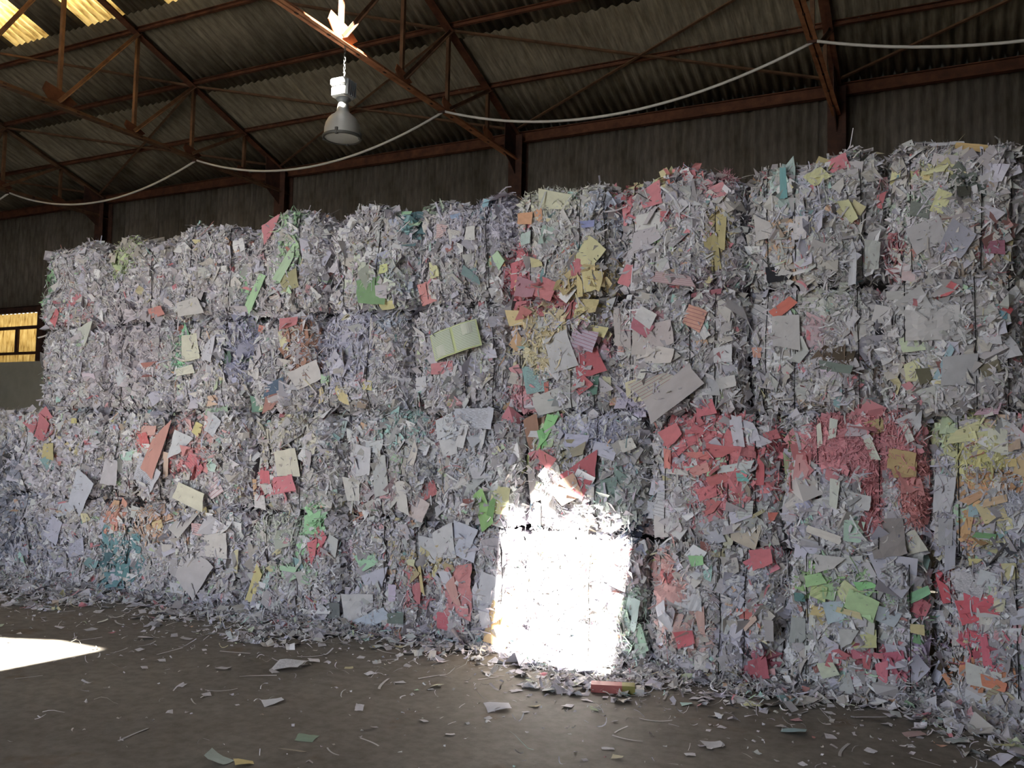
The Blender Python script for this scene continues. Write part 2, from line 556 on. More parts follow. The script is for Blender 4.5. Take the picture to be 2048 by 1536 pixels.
# ------------------------------------------------------------------ steelwork
TN = ['far left roof truss, mostly lost in the dark', 'dim roof truss over the left quarter of the bale wall, second column from left',
      'roof truss over the left bales, between the yellow rooflights and the hanging lamp',
      'rusty roof truss whose orange tie carries the hanging lamp', 'roof truss on the right with a steep orange slotted tie', None]
CN = ['dark steel column at the far left edge of the back wall', 'dark steel column above the left end of the bales',
      'dark steel column behind the bales left of the lamp', 'dark steel column right of the lamp with an orange patch at its foot',
      'dark steel column behind the right bales, under the steep orange tie', None]
FULL_Y = NODES_Y + [6.6, 5.3, 4.15]
for k, X in enumerate(TRUSS_X):
    if TN[k] is None: continue
    t = empty('roof_truss', (X, DB, HC)); tag(t, TN[k], 'roof truss', 'roof trusses')

    def put(mb, name, mat):
        return child(mb.obj(name, mat), t)
    apex = (X, RIDGE, roof_z(RIDGE) - 0.05)
    put(MB().profile(angle_prof(0.07), (X + 0.008, DB, HC + 0.36), (X + 0.008, RIDGE, apex[2])).profile(angle_prof(0.07, mx=-1), (X - 0.008, DB, HC + 0.36), (X - 0.008, RIDGE, apex[2])), 'upper_chord', M_OXIDE if k > 1 else M_WEB)
    put(MB().profile(angle_prof(0.07), (X + 0.008, FRONT_Y, HE - 0.02), (X + 0.008, RIDGE, apex[2])).profile(angle_prof(0.07, mx=-1), (X - 0.008, FRONT_Y, HE - 0.02), (X - 0.008, RIDGE, apex[2])), 'upper_chord', M_WEB)
    put(MB().profile(angle_prof(0.065), (X + 0.007, DB, HC), (X + 0.007, FRONT_Y, HC)).profile(angle_prof(0.065, mx=-1), (X - 0.007, DB, HC), (X - 0.007, FRONT_Y, HC)), 'lower_chord', M_TIE if k >= 3 else M_WEB)
    for j in range(16):
        put(MB().box(X - 0.012, X + 0.012, DB - 0.6 - j * 0.55 - 0.05, DB - 0.6 - j * 0.55, HC - 0.006, HC + 0.05), 'packing_plate', M_DARK)
    ys = FULL_Y[1:]
    for j, y in enumerate(ys):
        put(MB().profile(angle_prof(0.05), (X - 0.02, y, HC + 0.02), (X - 0.02, y, roof_z(y)), (0, 1, 0)), 'post', M_TIE if k == 3 and j == 3 else M_WEB)  # post above the lamp gets the lighter tone, as if sunlit
        y2 = ys[j + 1] if j + 1 < len(ys) else RIDGE
        put(MB().profile(angle_prof(0.05), (X + 0.02, y, roof_z(y) - 0.04), (X + 0.02, y2, HC + 0.06), (1, 0, 0)), 'diagonal', M_WEB)
        g = 0.17 if j != 3 else 0.24
        mb = MB()
        P = [(y - g, HC + 0.07), (y + g * 0.8, HC + 0.07), (y + g * 0.45, HC + g), (y + 0.0, HC + g * 1.6), (y - g * 0.5, HC + g * 1.5), (y - g, HC + g * 0.8)]
        P = [(y - g * 1.1, HC + g * 0.75), (y - g * .5, HC + 0.02), (y + g * .5, HC + 0.02), (y + g * 1.2, HC + g * 0.62), (y + g * .4, HC + g * 1.0), (y - g * .9, HC + g * 1.25)]
        mb.add([(X - 0.005, a, b_) for a, b_ in P] + [(X + 0.005, a, b_) for a, b_ in P],
               [tuple(range(5, -1, -1)), tuple(range(6, 12))] + [(i, (i + 1) % 6, 6 + (i + 1) % 6, 6 + i) for i in range(6)])
        put(mb, 'gusset_plate', M_TIE if k == 3 else M_OXIDE)  # gussets of the lamp truss coloured lighter to look sunlit
    # knee plate at the column
    P = [(DB - 0.1, HC - 0.32), (DB - 0.62, HC + 0.02), (DB - 0.62, roof_z(DB - .62) - 0.02), (DB - 0.1, roof_z(DB))]
    put(MB().add([(X - 0.006, a, b_) for a, b_ in P] + [(X + 0.006, a, b_) for a, b_ in P],
                 [(3, 2, 1, 0), (4, 5, 6, 7)] + [(i, (i + 1) % 4, 4 + (i + 1) % 4, 4 + i) for i in range(4)]), 'knee_plate', M_DARK)
    c = MB().profile(i_prof(0.24, 0.24, 0.014), (X, DB - 0.24, 0), (X, DB - 0.24, HE - 0.02), (0, 1, 0)).obj('steel_column', M_DARK)
    tag(c, CN[k], 'column', 'steel columns of the back wall')

PN = ['lowest purlin above the eaves beam, carrying the roof sheets', 'second purlin up from the eaves beam, across the whole roof',
      'third purlin up from the eaves beam, reaching the top of the photo mid-frame', 'fourth purlin up from the eaves beam, above the cropped rooflights']
for y, lb in zip(NODES_Y[1:], PN):
    z = roof_z(y) - 0.005
    o = MB().profile(channel_prof(0.07, 0.05), (XL, y, z), (XR, y, z)).obj('roof_purlin', M_OXIDE)
    tag(o, lb, 'purlin', 'steel purlins under the roof sheets')
for y in (6.6, 5.3, 4.15):
    pass
eb = MB().profile(i_prof(0.17, 0.10, 0.012), (XL, DB - 0.09, HE - 0.11), (XR, DB - 0.09, HE - 0.11)).obj('eaves_beam', M_OXIDE)
tag(eb, 'red-brown steel eaves beam running along the top of the back wall', 'beam')
gr = MB().profile(channel_prof(0.14, 0.07), (XL, DB - 0.01, Z_HEAD), (X_WIN1 + 2.0, DB - 0.01, Z_HEAD)).obj('wall_girt', M_DARK)
tag(gr, 'dark steel rail on the back wall just above the yellow window', 'beam')

# cross braces in the roof plane
def brace(P, Q, lb):
    off = 0.05
    o = MB().profile(angle_prof(0.045, 0.006), (P[0], P[1], roof_z(P[1]) - off), (Q[0], Q[1], roof_z(Q[1]) - off)).obj('roof_brace', M_WEB)
    tag(o, lb, 'brace', 'diagonal braces between the trusses')


BN = {1: 'left of the lamp', 2: 'behind the hanging lamp', 3: 'above the cable right of the lamp', 4: 'at the far right', 0: 'at the far left edge'}
for k in range(0, 5):
    xa, xb = TRUSS_X[k], TRUSS_X[k] + LBAY
    ye, y3, y5 = DB - 0.25, NODES_Y[2], NODES_Y[4]
    brace((xa, ye), (xb, y3), 'roof brace rising to the right from the eaves, ' + BN[k])
    brace((xa, y3), (xb, ye), 'roof brace falling to the right to the eaves, ' + BN[k])
    if k in (1, 2):
        brace((xa, y5), (xb, y3), 'upper roof brace near the top of the photo, ' + BN[k])

# sagging cable from truss to truss
cb = empty('cable_run', (-6.17, 10.13, HC)); tag(cb, 'light grey cable sagging from truss to truss above the bales', 'cable')
AY = {0: 10.5, 1: 10.42, 2: 10.37, 3: 10.13, 4: 9.96, 5: 9.9}
for k in range(0, 5):
    A = Vector((TRUSS_X[k], AY[k], HC + 0.0)); B = Vector((TRUSS_X[k] + LBAY, AY[k + 1], HC - 0.02))
    sag = 0.45 if k < 4 else 0.4
    pts = []
    for i in range(25):
        s = i / 24
        p = A.lerp(B, s); p.z -= sag * 4 * s * (1 - s); pts.append(p)
    child(MB().tube(pts, 0.017, 6).obj('cable_span', M_CABLE, None, True), cb)
    mb = MB().box(A.x - 0.05, A.x + 0.05, A.y - 0.02, A.y + 0.02, HC - 0.03, HC + 0.02)
    child(mb.obj('cable_clip', M_DARK), cb)

# ------------------------------------------------------------------ high bay lamp
LX, LY = -6.17, 7.93
lamp = empty('hanging_lamp', (LX, LY, 5.6)); tag(lamp, 'grey bell-shaped industrial lamp hanging on a chain below the orange tie', 'lamp')


def lput(mb, name, mat, sm=False):
    return child(mb.obj(name, mat, None, sm), lamp)


Z_RIM = 4.97
for j in range(7):     # chain links
    z = 5.74 + j * 0.05
    pts = [(LX + (0.012 * math.cos(a) if j % 2 else 0), LY + (0 if j % 2 else 0.012 * math.cos(a)), z + 0.03 * math.sin(a)) for a in [i * math.pi / 4 for i in range(9)]]
    lput(MB().tube(pts, 0.004, 5), 'chain_link', M_RIM, True)
hook = [(LX, LY, 5.66 + 0.0), (LX, LY, 5.70), (LX + 0.015, LY, 5.73), (LX, LY, 5.75), (LX - 0.012, LY, 5.735)]
lput(MB().tube(hook, 0.007, 6), 'hook', M_LAMPB, True)


def rounded_block(mb, x0, x1, y0, y1, z0, z1, r=0.02):
    n = 4
    prof = []
    for cx_, cy_, a0 in ((x1 - r, y1 - r, 0), (x0 + r, y1 - r, 90), (x0 + r, y0 + r, 180), (x1 - r, y0 + r, 270)):
        for i in range(n + 1):
            a = math.radians(a0 + 90 * i / n); prof.append((cx_ + r * math.cos(a), cy_ + r * math.sin(a)))
    m = len(prof)
    cxm, cym = (x0 + x1) / 2, (y0 + y1) / 2
    rings = [(0.9, z0), (1, z0 + r * .7), (1, z1 - r * .7), (0.9, z1)]
    V = [(cxm + (a - cxm) * s, cym + (b_ - cym) * s, z) for s, z in rings for a, b_ in prof]
    F = [(i * m + k, i * m + (k + 1) % m, (i + 1) * m + (k + 1) % m, (i + 1) * m + k) for i in range(3) for k in range(m)]
    F += [tuple(range(m - 1, -1, -1)), tuple(range(3 * m, 4 * m))]
    return mb.add(V, F)


lput(rounded_block(MB(), LX - 0.11, LX + 0.10, LY - 0.12, LY + 0.11, 5.555, 5.64), 'ballast_cover', M_LAMPB)
lput(rounded_block(MB(), LX - 0.10, LX + 0.09, LY - 0.11, LY + 0.10, 5.43, 5.545), 'ballast_box', M_LAMPB)
mb = MB()
for j in range(5):
    mb.box(LX + 0.09, LX + 0.125, LY - 0.08 + j * 0.036, LY - 0.07 + j * 0.036, 5.44, 5.62)
lput(mb, 'cooling_fin', M_LAMPG)
lput(MB().lathe([(0.07, 5.435), (0.085, 5.42), (0.06, 5.39), (0.045, 5.37), (0.045, 5.34)], 24, (LX, LY, 0)), 'neck', M_LAMPG, True)
prof = [(0.0, 5.40), (0.03, 5.395), (0.055, 5.37), (0.065, 5.33), (0.075, 5.27), (0.10, 5.24), (0.135, 5.215), (0.165, 5.18), (0.19, 5.13), (0.203, 5.07), (0.206, 5.0), (0.206, 4.985)]
n = 72
V = []; F = []
for i, (r, z) in enumerate(prof):
    for k in range(n):
        rr = r * (1 + (0.012 if (k % 2 and i > 4) else 0))
        V.append((LX + rr * math.cos(2 * math.pi * k / n), LY + rr * math.sin(2 * math.pi * k / n), z))
F = [(i * n + k, (i + 1) * n + k, (i + 1) * n + (k + 1) % n, i * n + (k + 1) % n) for i in range(len(prof) - 1) for k in range(n)]
lput(MB().add(V, F), 'reflector', M_REFL, True)
lput(MB().lathe([(0.205, 4.99), (0.222, 4.985), (0.226, 4.97), (0.222, 4.955), (0.20, 4.955), (0.20, 4.99)], 48, (LX, LY, 0)), 'rim', M_RIM, True)
lput(MB().lathe([(0.202, 4.965), (0.15, 4.955), (0.08, 4.95), (0.0, 4.948)], 48, (LX, LY, 0)), 'glass', M_LENS, True)
for a in (20, 110, 200, 290):
    a = math.radians(a)
    cx_, cy_ = LX + 0.21 * math.cos(a), LY + 0.21 * math.sin(a)
    lput(MB().box(cx_ - 0.015, cx_ + 0.015, cy_ - 0.015, cy_ + 0.015, 4.945, 5.02), 'clip', M_RIM)

# ------------------------------------------------------------------ paper: shreds and sheets
WHITES = np.array([(.70, .67, .71), (.62, .59, .62), (.72, .70, .67), (.54, .51, .54), (.66, .65, .74), (.60, .57, .53), (.76, .75, .78), (.48, .46, .47), (.64, .66, .64)])
TINTS = np.array([hexc(h) for h in ('c86473', 'b95a64', 'd28c96', 'b9af78', 'aa9f5f', '8fb98a', '7dafa5', '5f8f94', 'be8f60', '8c7864', '9aa0be', 'b4a0b4', '46464e', '3c3a3a', 'a05a50', 'a8b98c')])


def ribbons(P, N, T, L, W, curl, bend, nseg, jag=0.0, twist=0.0):
    """many small bent strips at once: returns vertices and quads"""
    n = len(P)
    B = np.cross(N, T)
    s = np.linspace(-0.5, 0.5, nseg + 1)
    V = np.zeros((n, nseg + 1, 2, 3))
    tw = RNG.normal(0, 1, n) * twist
    for i, q in enumerate(s):
        c = P + T * (L * q)[:, None] + N * (curl * (q * q * 4 - 0.4) * L)[:, None] + B * (bend * q * q * 4 * L)[:, None]
        a = tw * q
        Bt = B * np.cos(a)[:, None] + N * np.sin(a)[:, None]
        for k, sg in enumerate((-0.5, 0.5)):
            w = W * sg * (1 + RNG.uniform(-jag, jag, n))
            e = T * (L * RNG.uniform(-jag, jag, n) * 0.35)[:, None]
            V[:, i, k] = c + Bt * w[:, None] + e
    base = (np.arange(n) * (nseg + 1) * 2)[:, None, None]
    i = np.arange(nseg)[None, :, None] * 2
    Q = base + i + np.array([0, 2, 3, 1])[None, None, :]
    return V.reshape(-1, 3), Q.reshape(-1, 4), 2 * (nseg + 1)


def unit(v): return v / np.maximum(np.linalg.norm(v, axis=-1, keepdims=True), 1e-9)


# colour patches seen on the pile: px, py, half width, half height, colour, share
ZONES = """249 508 34 40 8fa562 .7;575 440 30 20 8cc08a .45;588 520 22 60 96c08c .45;97 570 12 60 8cc88c .5;146 640 45 30 b96e78 .15;270 500 70 30 968f84 .4
366 700 30 45 5fbe82 .35;355 655 20 14 c8735a .6;500 640 16 90 6e9678 .25;480 700 28 60 b4b4d7 .6;600 700 30 60 a0694b .35;690 690 60 80 b6b4cd .5;250 700 60 110 a096a0 .7
809 440 16 34 5a9196 .6;900 400 60 18 b4d2b4 .3;965 410 14 40 6eb4c8 .35;940 450 70 60 c3bed2 .5;1010 430 30 50 c8c3dc .5;780 600 40 60 9ba5b9 .35;749 570 60 60 afb9a5 .3
1030 560 34 70 be5566 .5;1080 600 60 30 b4555f .45;1062 410 40 30 c8c8a0 .3;1115 395 70 30 d7d7c3 .5;1170 560 50 40 b9a050 .45;1290 360 60 14 bebe6e .55;1250 390 30 40 b9505f .45;1365 350 35 16 be5f5f .4;1436 360 30 30 c87887 .45;1435 470 26 70 aa9646 .3;1205 420 30 40 a5afc8 .4
1090 680 60 60 c8b478 .5;1040 650 30 40 c09050 .4;1042 790 34 34 c87882 .45;1060 720 30 40 c8be8c .4;1290 790 40 30 b4aac8 .5;1175 620 40 20 c3b45a .4;1180 690 40 40 b98296 .3;1295 650 40 30 b47882 .25
1600 320 60 20 b9a5aa .3;1568 380 40 60 9bb9b4 .25;1620 420 50 60 c8c8e1 .5;1560 470 40 30 b98c5a .25;1860 345 50 18 c8c36e .45;1850 420 50 40 8ca08c .3;1920 380 30 30 5a645a .4;1790 510 24 40 a0505a .4;1430 570 60 40 8c7882 .3;1980 460 40 40 a0645f .25;1950 540 40 30 a08c78 .3
1684 720 50 24 64503c .5;1627 670 30 30 b98c96 .4;1660 600 60 30 969b8c .3;1861 650 90 50 bebcbe .8;1760 640 40 90 a09ca0 .7;1510 790 50 24 6e5f50 .35;1640 810 60 14 827364 .3
98 860 26 26 be5a69 .4;120 890 26 30 b4a564 .35;300 880 22 24 be5f5f .5;400 870 60 40 c88c8c .3;352 935 30 20 c85a64 .4;403 930 34 24 c87378 .4;240 1030 24 36 c87d5f .4;320 1050 40 30 be8c64 .35;280 1010 12 40 3c3434 .6;250 1120 50 50 46828c .4;110 930 100 80 aaa5b4 .4;100 1080 70 50 8c8ca0 .4;20 1000 40 120 82879b .5
535 965 30 30 c8505f .4;580 870 60 40 aaa591 .3;629 1050 28 50 78be7d .5;645 1090 18 36 be5564 .4;600 1135 50 20 a0c8a0 .4;560 1060 60 30 c8d2be .3;700 850 60 30 c8c8d2 .4;808 850 50 40 82b9b4 .3;780 990 60 40 96787d .2;712 1030 20 16 c86e46 .5;830 1170 22 50 c8646e .4;860 1120 60 30 bea55f .25;960 860 50 40 d2d7e6 .5;900 930 70 80 c3c3cd .3;868 850 20 16 be5a50 .4
1080 850 40 40 a0b982 .3;1096 915 24 20 d2646e .5;1180 860 60 40 c8c8e6 .6;1050 930 12 30 b4be46 .4;1220 970 34 36 6e8c82 .4;1020 990 60 60 c3c8c8 .3;1150 920 50 20 968c5f .3;1267 1060 20 30 3c465a .4;1250 1010 50 40 a5afa5 .3;1300 1070 30 30 e1bebe .4;1271 1230 22 60 b9dcc3 .5;1240 1120 40 40 dcbec3 .3
1390 860 50 40 c85a64 .45;1440 900 90 70 c35560 .42;1500 950 60 60 c35a62 .4;1420 1000 40 40 be646e .4;1550 900 20 50 be505f .4;1585 900 24 40 78823c .5;1600 930 26 50 be6469 .4;1342 1150 36 50 e19b91 .5;1385 1260 50 30 d2a096 .4;1540 1110 40 20 c35a6e .3;1500 1180 50 60 c8c8dc .4;1496 1230 20 24 be6450 .4;1530 1330 34 30 a0465a .5;1480 1290 50 40 aaa5b9 .4
1720 895 108 52 ec7f8c .93;1700 850 60 16 e67882 .7;1746 1000 20 66 e67882 .85;1828 985 28 66 e07d78 .85;1690 990 30 20 8c8c8c .4;1930 870 66 40 bebe6e .6;1966 911 50 30 d7cd50 .55;1900 870 30 24 aabe8c .4;1990 960 60 26 be8237 .5;1936 1040 14 60 d29637 .6;1975 1050 40 30 a5a05a .35;2020 1000 30 40 a5a5aa .4;2000 860 40 30 c8a582 .3
1640 1160 36 30 8cc35a .4;1721 1190 60 50 8cb96e .35;1690 1100 60 20 c8c8c3 .3;1640 1220 20 20 d7be50 .5;1843 1216 30 28 c8556e .4;1850 1300 40 40 b9a0c3 .4;1763 1320 60 30 b94b64 .35;1700 1310 30 16 b9505a .4;1890 1180 20 24 be374b .4;1970 1290 30 50 c83c5a .35;1910 1330 30 40 4b3c28 .4;1960 1340 60 24 be6e1e .3;1600 1280 40 30 8c918c .3;1830 1240 20 40 508c4b .2"""
ZL = []
for z in ZONES.replace('\n', ';').split(';'):
    cx_, cy_, rx_, ry_, h_, p_ = z.split()
    cx_, cy_, rx_, ry_, p_ = float(cx_), float(cy_), float(rx_), float(ry_), float(p_)
    c0 = at_face(cx_, cy_); a0 = at_face(cx_ + rx_, cy_); b0 = at_face(cx_, cy_ - ry_)
    ZL.append((c0[0], c0[2], abs(a0[0] - c0[0]), abs(b0[2] - c0[2]), hexc(h_), p_))


def pick_colours(X, Z, base_tint, tint_share):
    n = len(X)
    c = WHITES[RNG.integers(0, len(WHITES), n)] * (0.80 + 0.25 * RNG.random(n)[:, None] ** 0.6)
    c = c * 0.7 + c * np.array(base_tint) / max(base_tint) * 0.3
    c[RNG.random(n) < 0.10] = (0.86, 0.86, 0.88)
    m = RNG.random(n) < tint_share
    t = TINTS[RNG.integers(0, len(TINTS), n)]
    c[m] = t[m]
    for zx, zz, rx_, rz_, col, p_ in ZL:
        d2 = ((X - zx) / rx_) ** 2 + ((Z - zz) / rz_) ** 2
        m = RNG.random(n) < p_ * np.clip(1.6 - d2, 0, 1)
        if m.any():
            c[m] = np.array(col) * RNG.uniform(0.75, 1.15, (int(m.sum()), 1))
    return np.clip(c, 0.02, 0.88)


def sheet_variant(i):
    rg = np.random.default_rng(100 + i)
    n = 5
    u, v = np.meshgrid(np.linspace(0, 1, n), np.linspace(0, 1, n))
    cor = np.array([(-.5, -.5), (.5, -.5), (-.5, .5), (.5, .5)]) + rg.uniform(-.13, .13, (4, 2))
    if i % 6 == 5: cor[rg.integers(0, 4)] *= 0.35
    P = ((1 - u) * (1 - v))[..., None] * cor[0] + (u * (1 - v))[..., None] * cor[1] + ((1 - u) * v)[..., None] * cor[2] + (u * v)[..., None] * cor[3]
    x, y = P[..., 0] + rg.normal(0, .012, (n, n)), P[..., 1] + rg.normal(0, .012, (n, n))
    st = i % 6
    a = rg.uniform(0, math.pi)
    q = x * math.cos(a) + y * math.sin(a)
    if st == 0: z = 0.10 * np.sin(q * 5 + 1)
    elif st == 1: z = 0.55 * q * q
    elif st == 2: z = -0.35 * np.abs(q + rg.uniform(-.15, .15)) + 0.1
    elif st == 3: z = 1.1 * np.clip(q - 0.12, 0, 1) ** 1.4
    elif st == 4: z = 0.13 * np.sin(q * 7) * np.cos((x - y) * 6)
    else: z = 0.8 * np.clip(-q - 0.05, 0, 1) ** 1.3 + 0.05 * np.sin(x * 9)
    z = z + rg.normal(0, .018, (n, n))
    V = np.stack([x, y, z], -1).reshape(-1, 3)
    Q = np.array([(r * n + c, r * n + c + 1, (r + 1) * n + c + 1, (r + 1) * n + c) for r in range(n - 1) for c in range(n - 1)])
    return V, Q


NV = 24
SHEETS = {}
for st, mm in (('s', M_SHEET), ('t', M_TEXT), ('r', M_RULED), ('g', M_GRID)):
    SHEETS[st] = [np_mesh('paper_sheet', *sheet_variant(i), mm, None, (i // 6) % 2 == 0) for i in range(NV)]
CRUMPLE = []
for i in range(4):
    rg = np.random.default_rng(50 + i)
    n = 9
    u, v = np.meshgrid(np.linspace(-.5, .5, n), np.linspace(-.5, .5, n))
    z = sum(0.09 / (k * .6 + .6) * np.sin(u * rg.uniform(-14, 14) + v * rg.uniform(-14, 14) + rg.uniform(0, 6)) for k in range(6)) - 0.9 * (u * u + v * v)
    x, y = u + rg.normal(0, .02, (n, n)), v + rg.normal(0, .02, (n, n))
    Q = np.array([(r * n + c, r * n + c + 1, (r + 1) * n + c + 1, (r + 1) * n + c) for r in range(n - 1) for c in range(n - 1)])
    CRUMPLE.append(np_mesh('crumpled_sheet', np.stack([x, y, z], -1).reshape(-1, 3), Q, M_SHEET, None, False))


def place_sheet(P, N, w, h, ang, colour, parent=None, ploc=None, kind='s', var=None, name='paper_sheet', tilt=0.22, thick=1.0):
    N = Vector(N)
    N = (N + Vector((random.gauss(0, tilt), random.gauss(0, tilt), random.gauss(0, tilt)))).normalized()
    ref = Vector((0, 0, 1)) if abs(N.z) < 0.8 else Vector((0, 1, 0))
    T0 = ref.cross(N).normalized(); B0 = N.cross(T0)
    a = math.radians(ang)
    T = T0 * math.cos(a) + B0 * math.sin(a); B = N.cross(T)
    if kind == 'c': me = CRUMPLE[var if var is not None else random.randrange(4)]
    else: me = SHEETS[kind][var if var is not None else random.randrange(NV)]
    o = bpy.data.objects.new(name, me)
    d = min(w, h) * thick * (1.0 if max(w, h) < 0.15 else 0.55)
    M = Matrix(((T.x * w, B.x * h, N.x * d, P[0]), (T.y * w, B.y * h, N.y * d, P[1]), (T.z * w, B.z * h, N.z * d, P[2]), (0, 0, 0, 1)))
    if parent is not None:
        o.parent = parent
        M = Matrix.Translation(-Vector(ploc)) @ M
    o.matrix_basis = M
    o.color = (*colour, 1)
    COL.objects.link(o)
    return o


# ------------------------------------------------------------------ the bales
TIER_Z = {1: (2.625, 3.44), 2: (1.77, 2.585), 3: (0.90, 1.735), 4: (0.0, 0.865)}
TIER_PY = {1: 490, 2: 700, 3: 950, 4: 1150}
EDGES = {1: [85, 213, 345, 498, 650, 826, 1022, 1234, 1486, 1771, 2061], 2: [80, 207, 350, 505, 632, 815, 1012, 1225, 1495, 1765, 2052],
         3: [-92, 10, 200, 350, 500, 680, 875, 1046, 1296, 1572, 1852, 2135], 4: [-92, 10, 200, 350, 497, 691, 870, 1050, 1300, 1565, 1865, 2145]}
WIRES = {1: [250, 310, 395, 470, 540, 610, 690, 760, 860, 940, 978, 1062, 1160, 1207, 1266, 1315, 1430, 1534, 1592, 1722, 1822, 1964, 2024],
         2: [250, 395, 463, 560, 665, 745, 838, 937, 984, 1044, 1146, 1189, 1270, 1384, 1433, 1531, 1590, 1717, 1811, 1951, 2017],
         3: [60, 245, 330, 400, 540, 612, 770, 812, 985, 1087, 1199, 1335, 1462, 1514, 1640, 1760, 1917],
         4: [60, 270, 400, 545, 605, 777, 840, 958, 1018, 1192, 1312, 1446, 1494, 1617, 1755, 1820, 1903, 2030]}
BLAB = {1: ['leftmost bale of the top row, pale grey with light green strips down its left edge',
            'top-row bale second from the left, with olive green shreds at its upper left',
            'top-row bale third from the left, grey shreds with a black scrap near its foot',
            'top-row bale with a pink sheet and bright green strips under its top edge',
            'top-row bale of fine grey shreds with a large dark green sheet low down',
            'lavender-grey top-row bale with a glaring white scrap and a salmon scrap lower down',
            'top-row bale with orange scraps high up and yellow and pink folds at its foot',
            'top-row bale with pink sheets upper left and a long mustard sheet on the right',
            'top-row bale with an upright teal strip and a small black printed card',
            'rightmost bale of the top row, an orange-yellow sheet lying over its top edge'],
        2: ['leftmost bale of the second row, pale and fluffy, beside the yellow window',
            'second-row bale of plain mauve-grey fine shreds, second from the left',
            'second-row bale with bright green shreds next to a narrow lavender sheet',
            'second-row bale with rust-brown shreds and a dark blue scrap at its foot',
            'second-row bale of pale lavender shreds with mustard scraps along its foot',
            'second-row bale carrying the open green-edged booklet',
            'second-row bale of cream and yellow shreds with a teal sheet and a red sheet',
            'second-row bale of large beige folded sheets with printed paper along its foot',
            'second-row bale with an orange-red scrap above a large plain grey sheet',
            'rightmost bale of the second row, a smooth whitish crumpled patch in its middle'],
        3: ['bluish grey bale in the third row cut off by the left photo edge',
            'third-row bale with red and olive scraps near its top, below the yellow window',
            'third-row bale with a long salmon sheet at right and a white sheet below',
            'third-row bale with white open leaflet and red-striped paper strips',
            'third-row bale with two pink scraps in its middle and a beige torn sheet',
            'third-row bale with white and teal-tinged shreds spilling over its top edge',
            'third-row bale with a large white sheet on top, green and yellow sheet below',
            'third-row bale with a bright green strip at top left and pink sheet mid-face',
            'third-row bale with broad red folded sheets and a small teal scrap',
            'third-row bale with the mass of coral pink shreds spilling down its front',
            'rightmost bale of the third row, with yellow shreds and a plain grey sheet'],
        4: ['bluish grey bottom-row bale cut off by the left photo edge',
            'bottom-row bale of grey-lilac shreds, first fully seen from the left',
            'bottom-row bale with dark teal scraps near the floor',
            'bottom-row bale with large plain grey sheets bulging at its foot',
            'bottom-row bale with green-tinged shreds and a yellow scrap at the floor',
            'bottom-row bale with the red-lined printed scrap and a small green scrap',
            'bottom-row bale with the big crumpled salmon pink sheet',
            'bottom-row bale bleached by the patch of sunlight',
            'bottom-row bale just right of the sunlight with salmon crumples',
            'bottom-row bale with green and yellow scraps, pink scraps near the floor',
            'rightmost bale of the bottom row, with a big red torn sheet and orange packaging']}
BALES = []


class Bale:
    def __init__(s, tier, i):
        e = EDGES[tier]; py = TIER_PY[tier]
        s.tier, s.i = tier, i
        g = np.random.default_rng(tier * 31 + i).uniform(0.012, 0.04)
        s.x0 = at_face(e[i], py)[0] + g; s.x1 = at_face(e[i + 1], py)[0] - g
        s.z0, s.z1 = TIER_Z[tier]
        s.cx, s.cz = (s.x0 + s.x1) / 2, (s.z0 + s.z1) / 2
        s.hx, s.hz = (s.x1 - s.x0) / 2, (s.z1 - s.z0) / 2
        rg = np.random.default_rng(tier * 100 + i)
        s.y = D + rg.uniform(-0.045, 0.045) + (0.02 if tier < 3 else -0.01)
        s.R = rg.uniform(0.12, 0.20)
        s.k = [(rg.uniform(-12, 12), rg.uniform(-12, 12), rg.uniform(0, 6), 0.022 / (1 + j * .35)) for j in range(5)]
        s.kt = [(rg.uniform(4, 13), rg.uniform(0, 6), 0.022) for j in range(3)]
        xs = [at_face(w, py)[0] for w in WIRES[tier]]
        s.w = [x for x in xs if s.x0 + 0.04 < x < s.x1 - 0.03]
        s.empty = None

    def top(s, X):
        t = sum(a * np.sin(X * k + p) for k, p, a in s.kt)
        amp = 1.0 if s.tier == 1 else 0.25
        e = np.clip(np.abs(X - s.cx) / s.hx, 0, 1)
        return s.z1 + amp * (t - 0.07 * e ** 6)

    def front(s, X, Z):
        """y of the bale face at X, Z"""
        zt = s.top(X)
        cz, hz = (s.z0 + zt) / 2, (zt - s.z0) / 2
        R, Rz = s.R, s.R * (1.2 if s.tier == 1 else 0.9)
        ex = np.clip((np.abs(X - s.cx) - (s.hx - R)) / R, 0, 0.985)
        rz = np.where(Z > cz, Rz, s.R * 0.8)
        ez = np.clip((np.abs(Z - cz) - (hz - rz)) / rz, 0, 0.985)
        y = s.y + R * (1 - np.sqrt(1 - ex ** 2)) + rz * (1 - np.sqrt(1 - ez ** 2))
        for kx, kz, p, a in s.k: y = y + a * np.sin(X * kx + Z * kz + p)
        y = y - 0.045 * np.cos(np.clip((X - s.cx) / s.hx, -1, 1) * 1.5)
        for w in s.w: y = y + 0.016 * np.exp(-((X - w) / 0.03) ** 2)
        return y

    def normal(s, X, Z):
        e = 0.01
        dx = (s.front(X + e, Z) - s.front(X - e, Z)) / (2 * e)
        dz = (s.front(X, Z + e) - s.front(X, Z - e)) / (2 * e)
        return unit(np.stack([dx, -np.ones_like(dx), dz], -1))


for tier in (4, 3, 2, 1):
    for i in range(len(EDGES[tier]) - 1):
        BALES.append(Bale(tier, i))


def min_wire(X, wires):
    d = np.full(len(X), 9.0)
    for w in wires or []: d = np.minimum(d, np.abs(X - w))
    return d


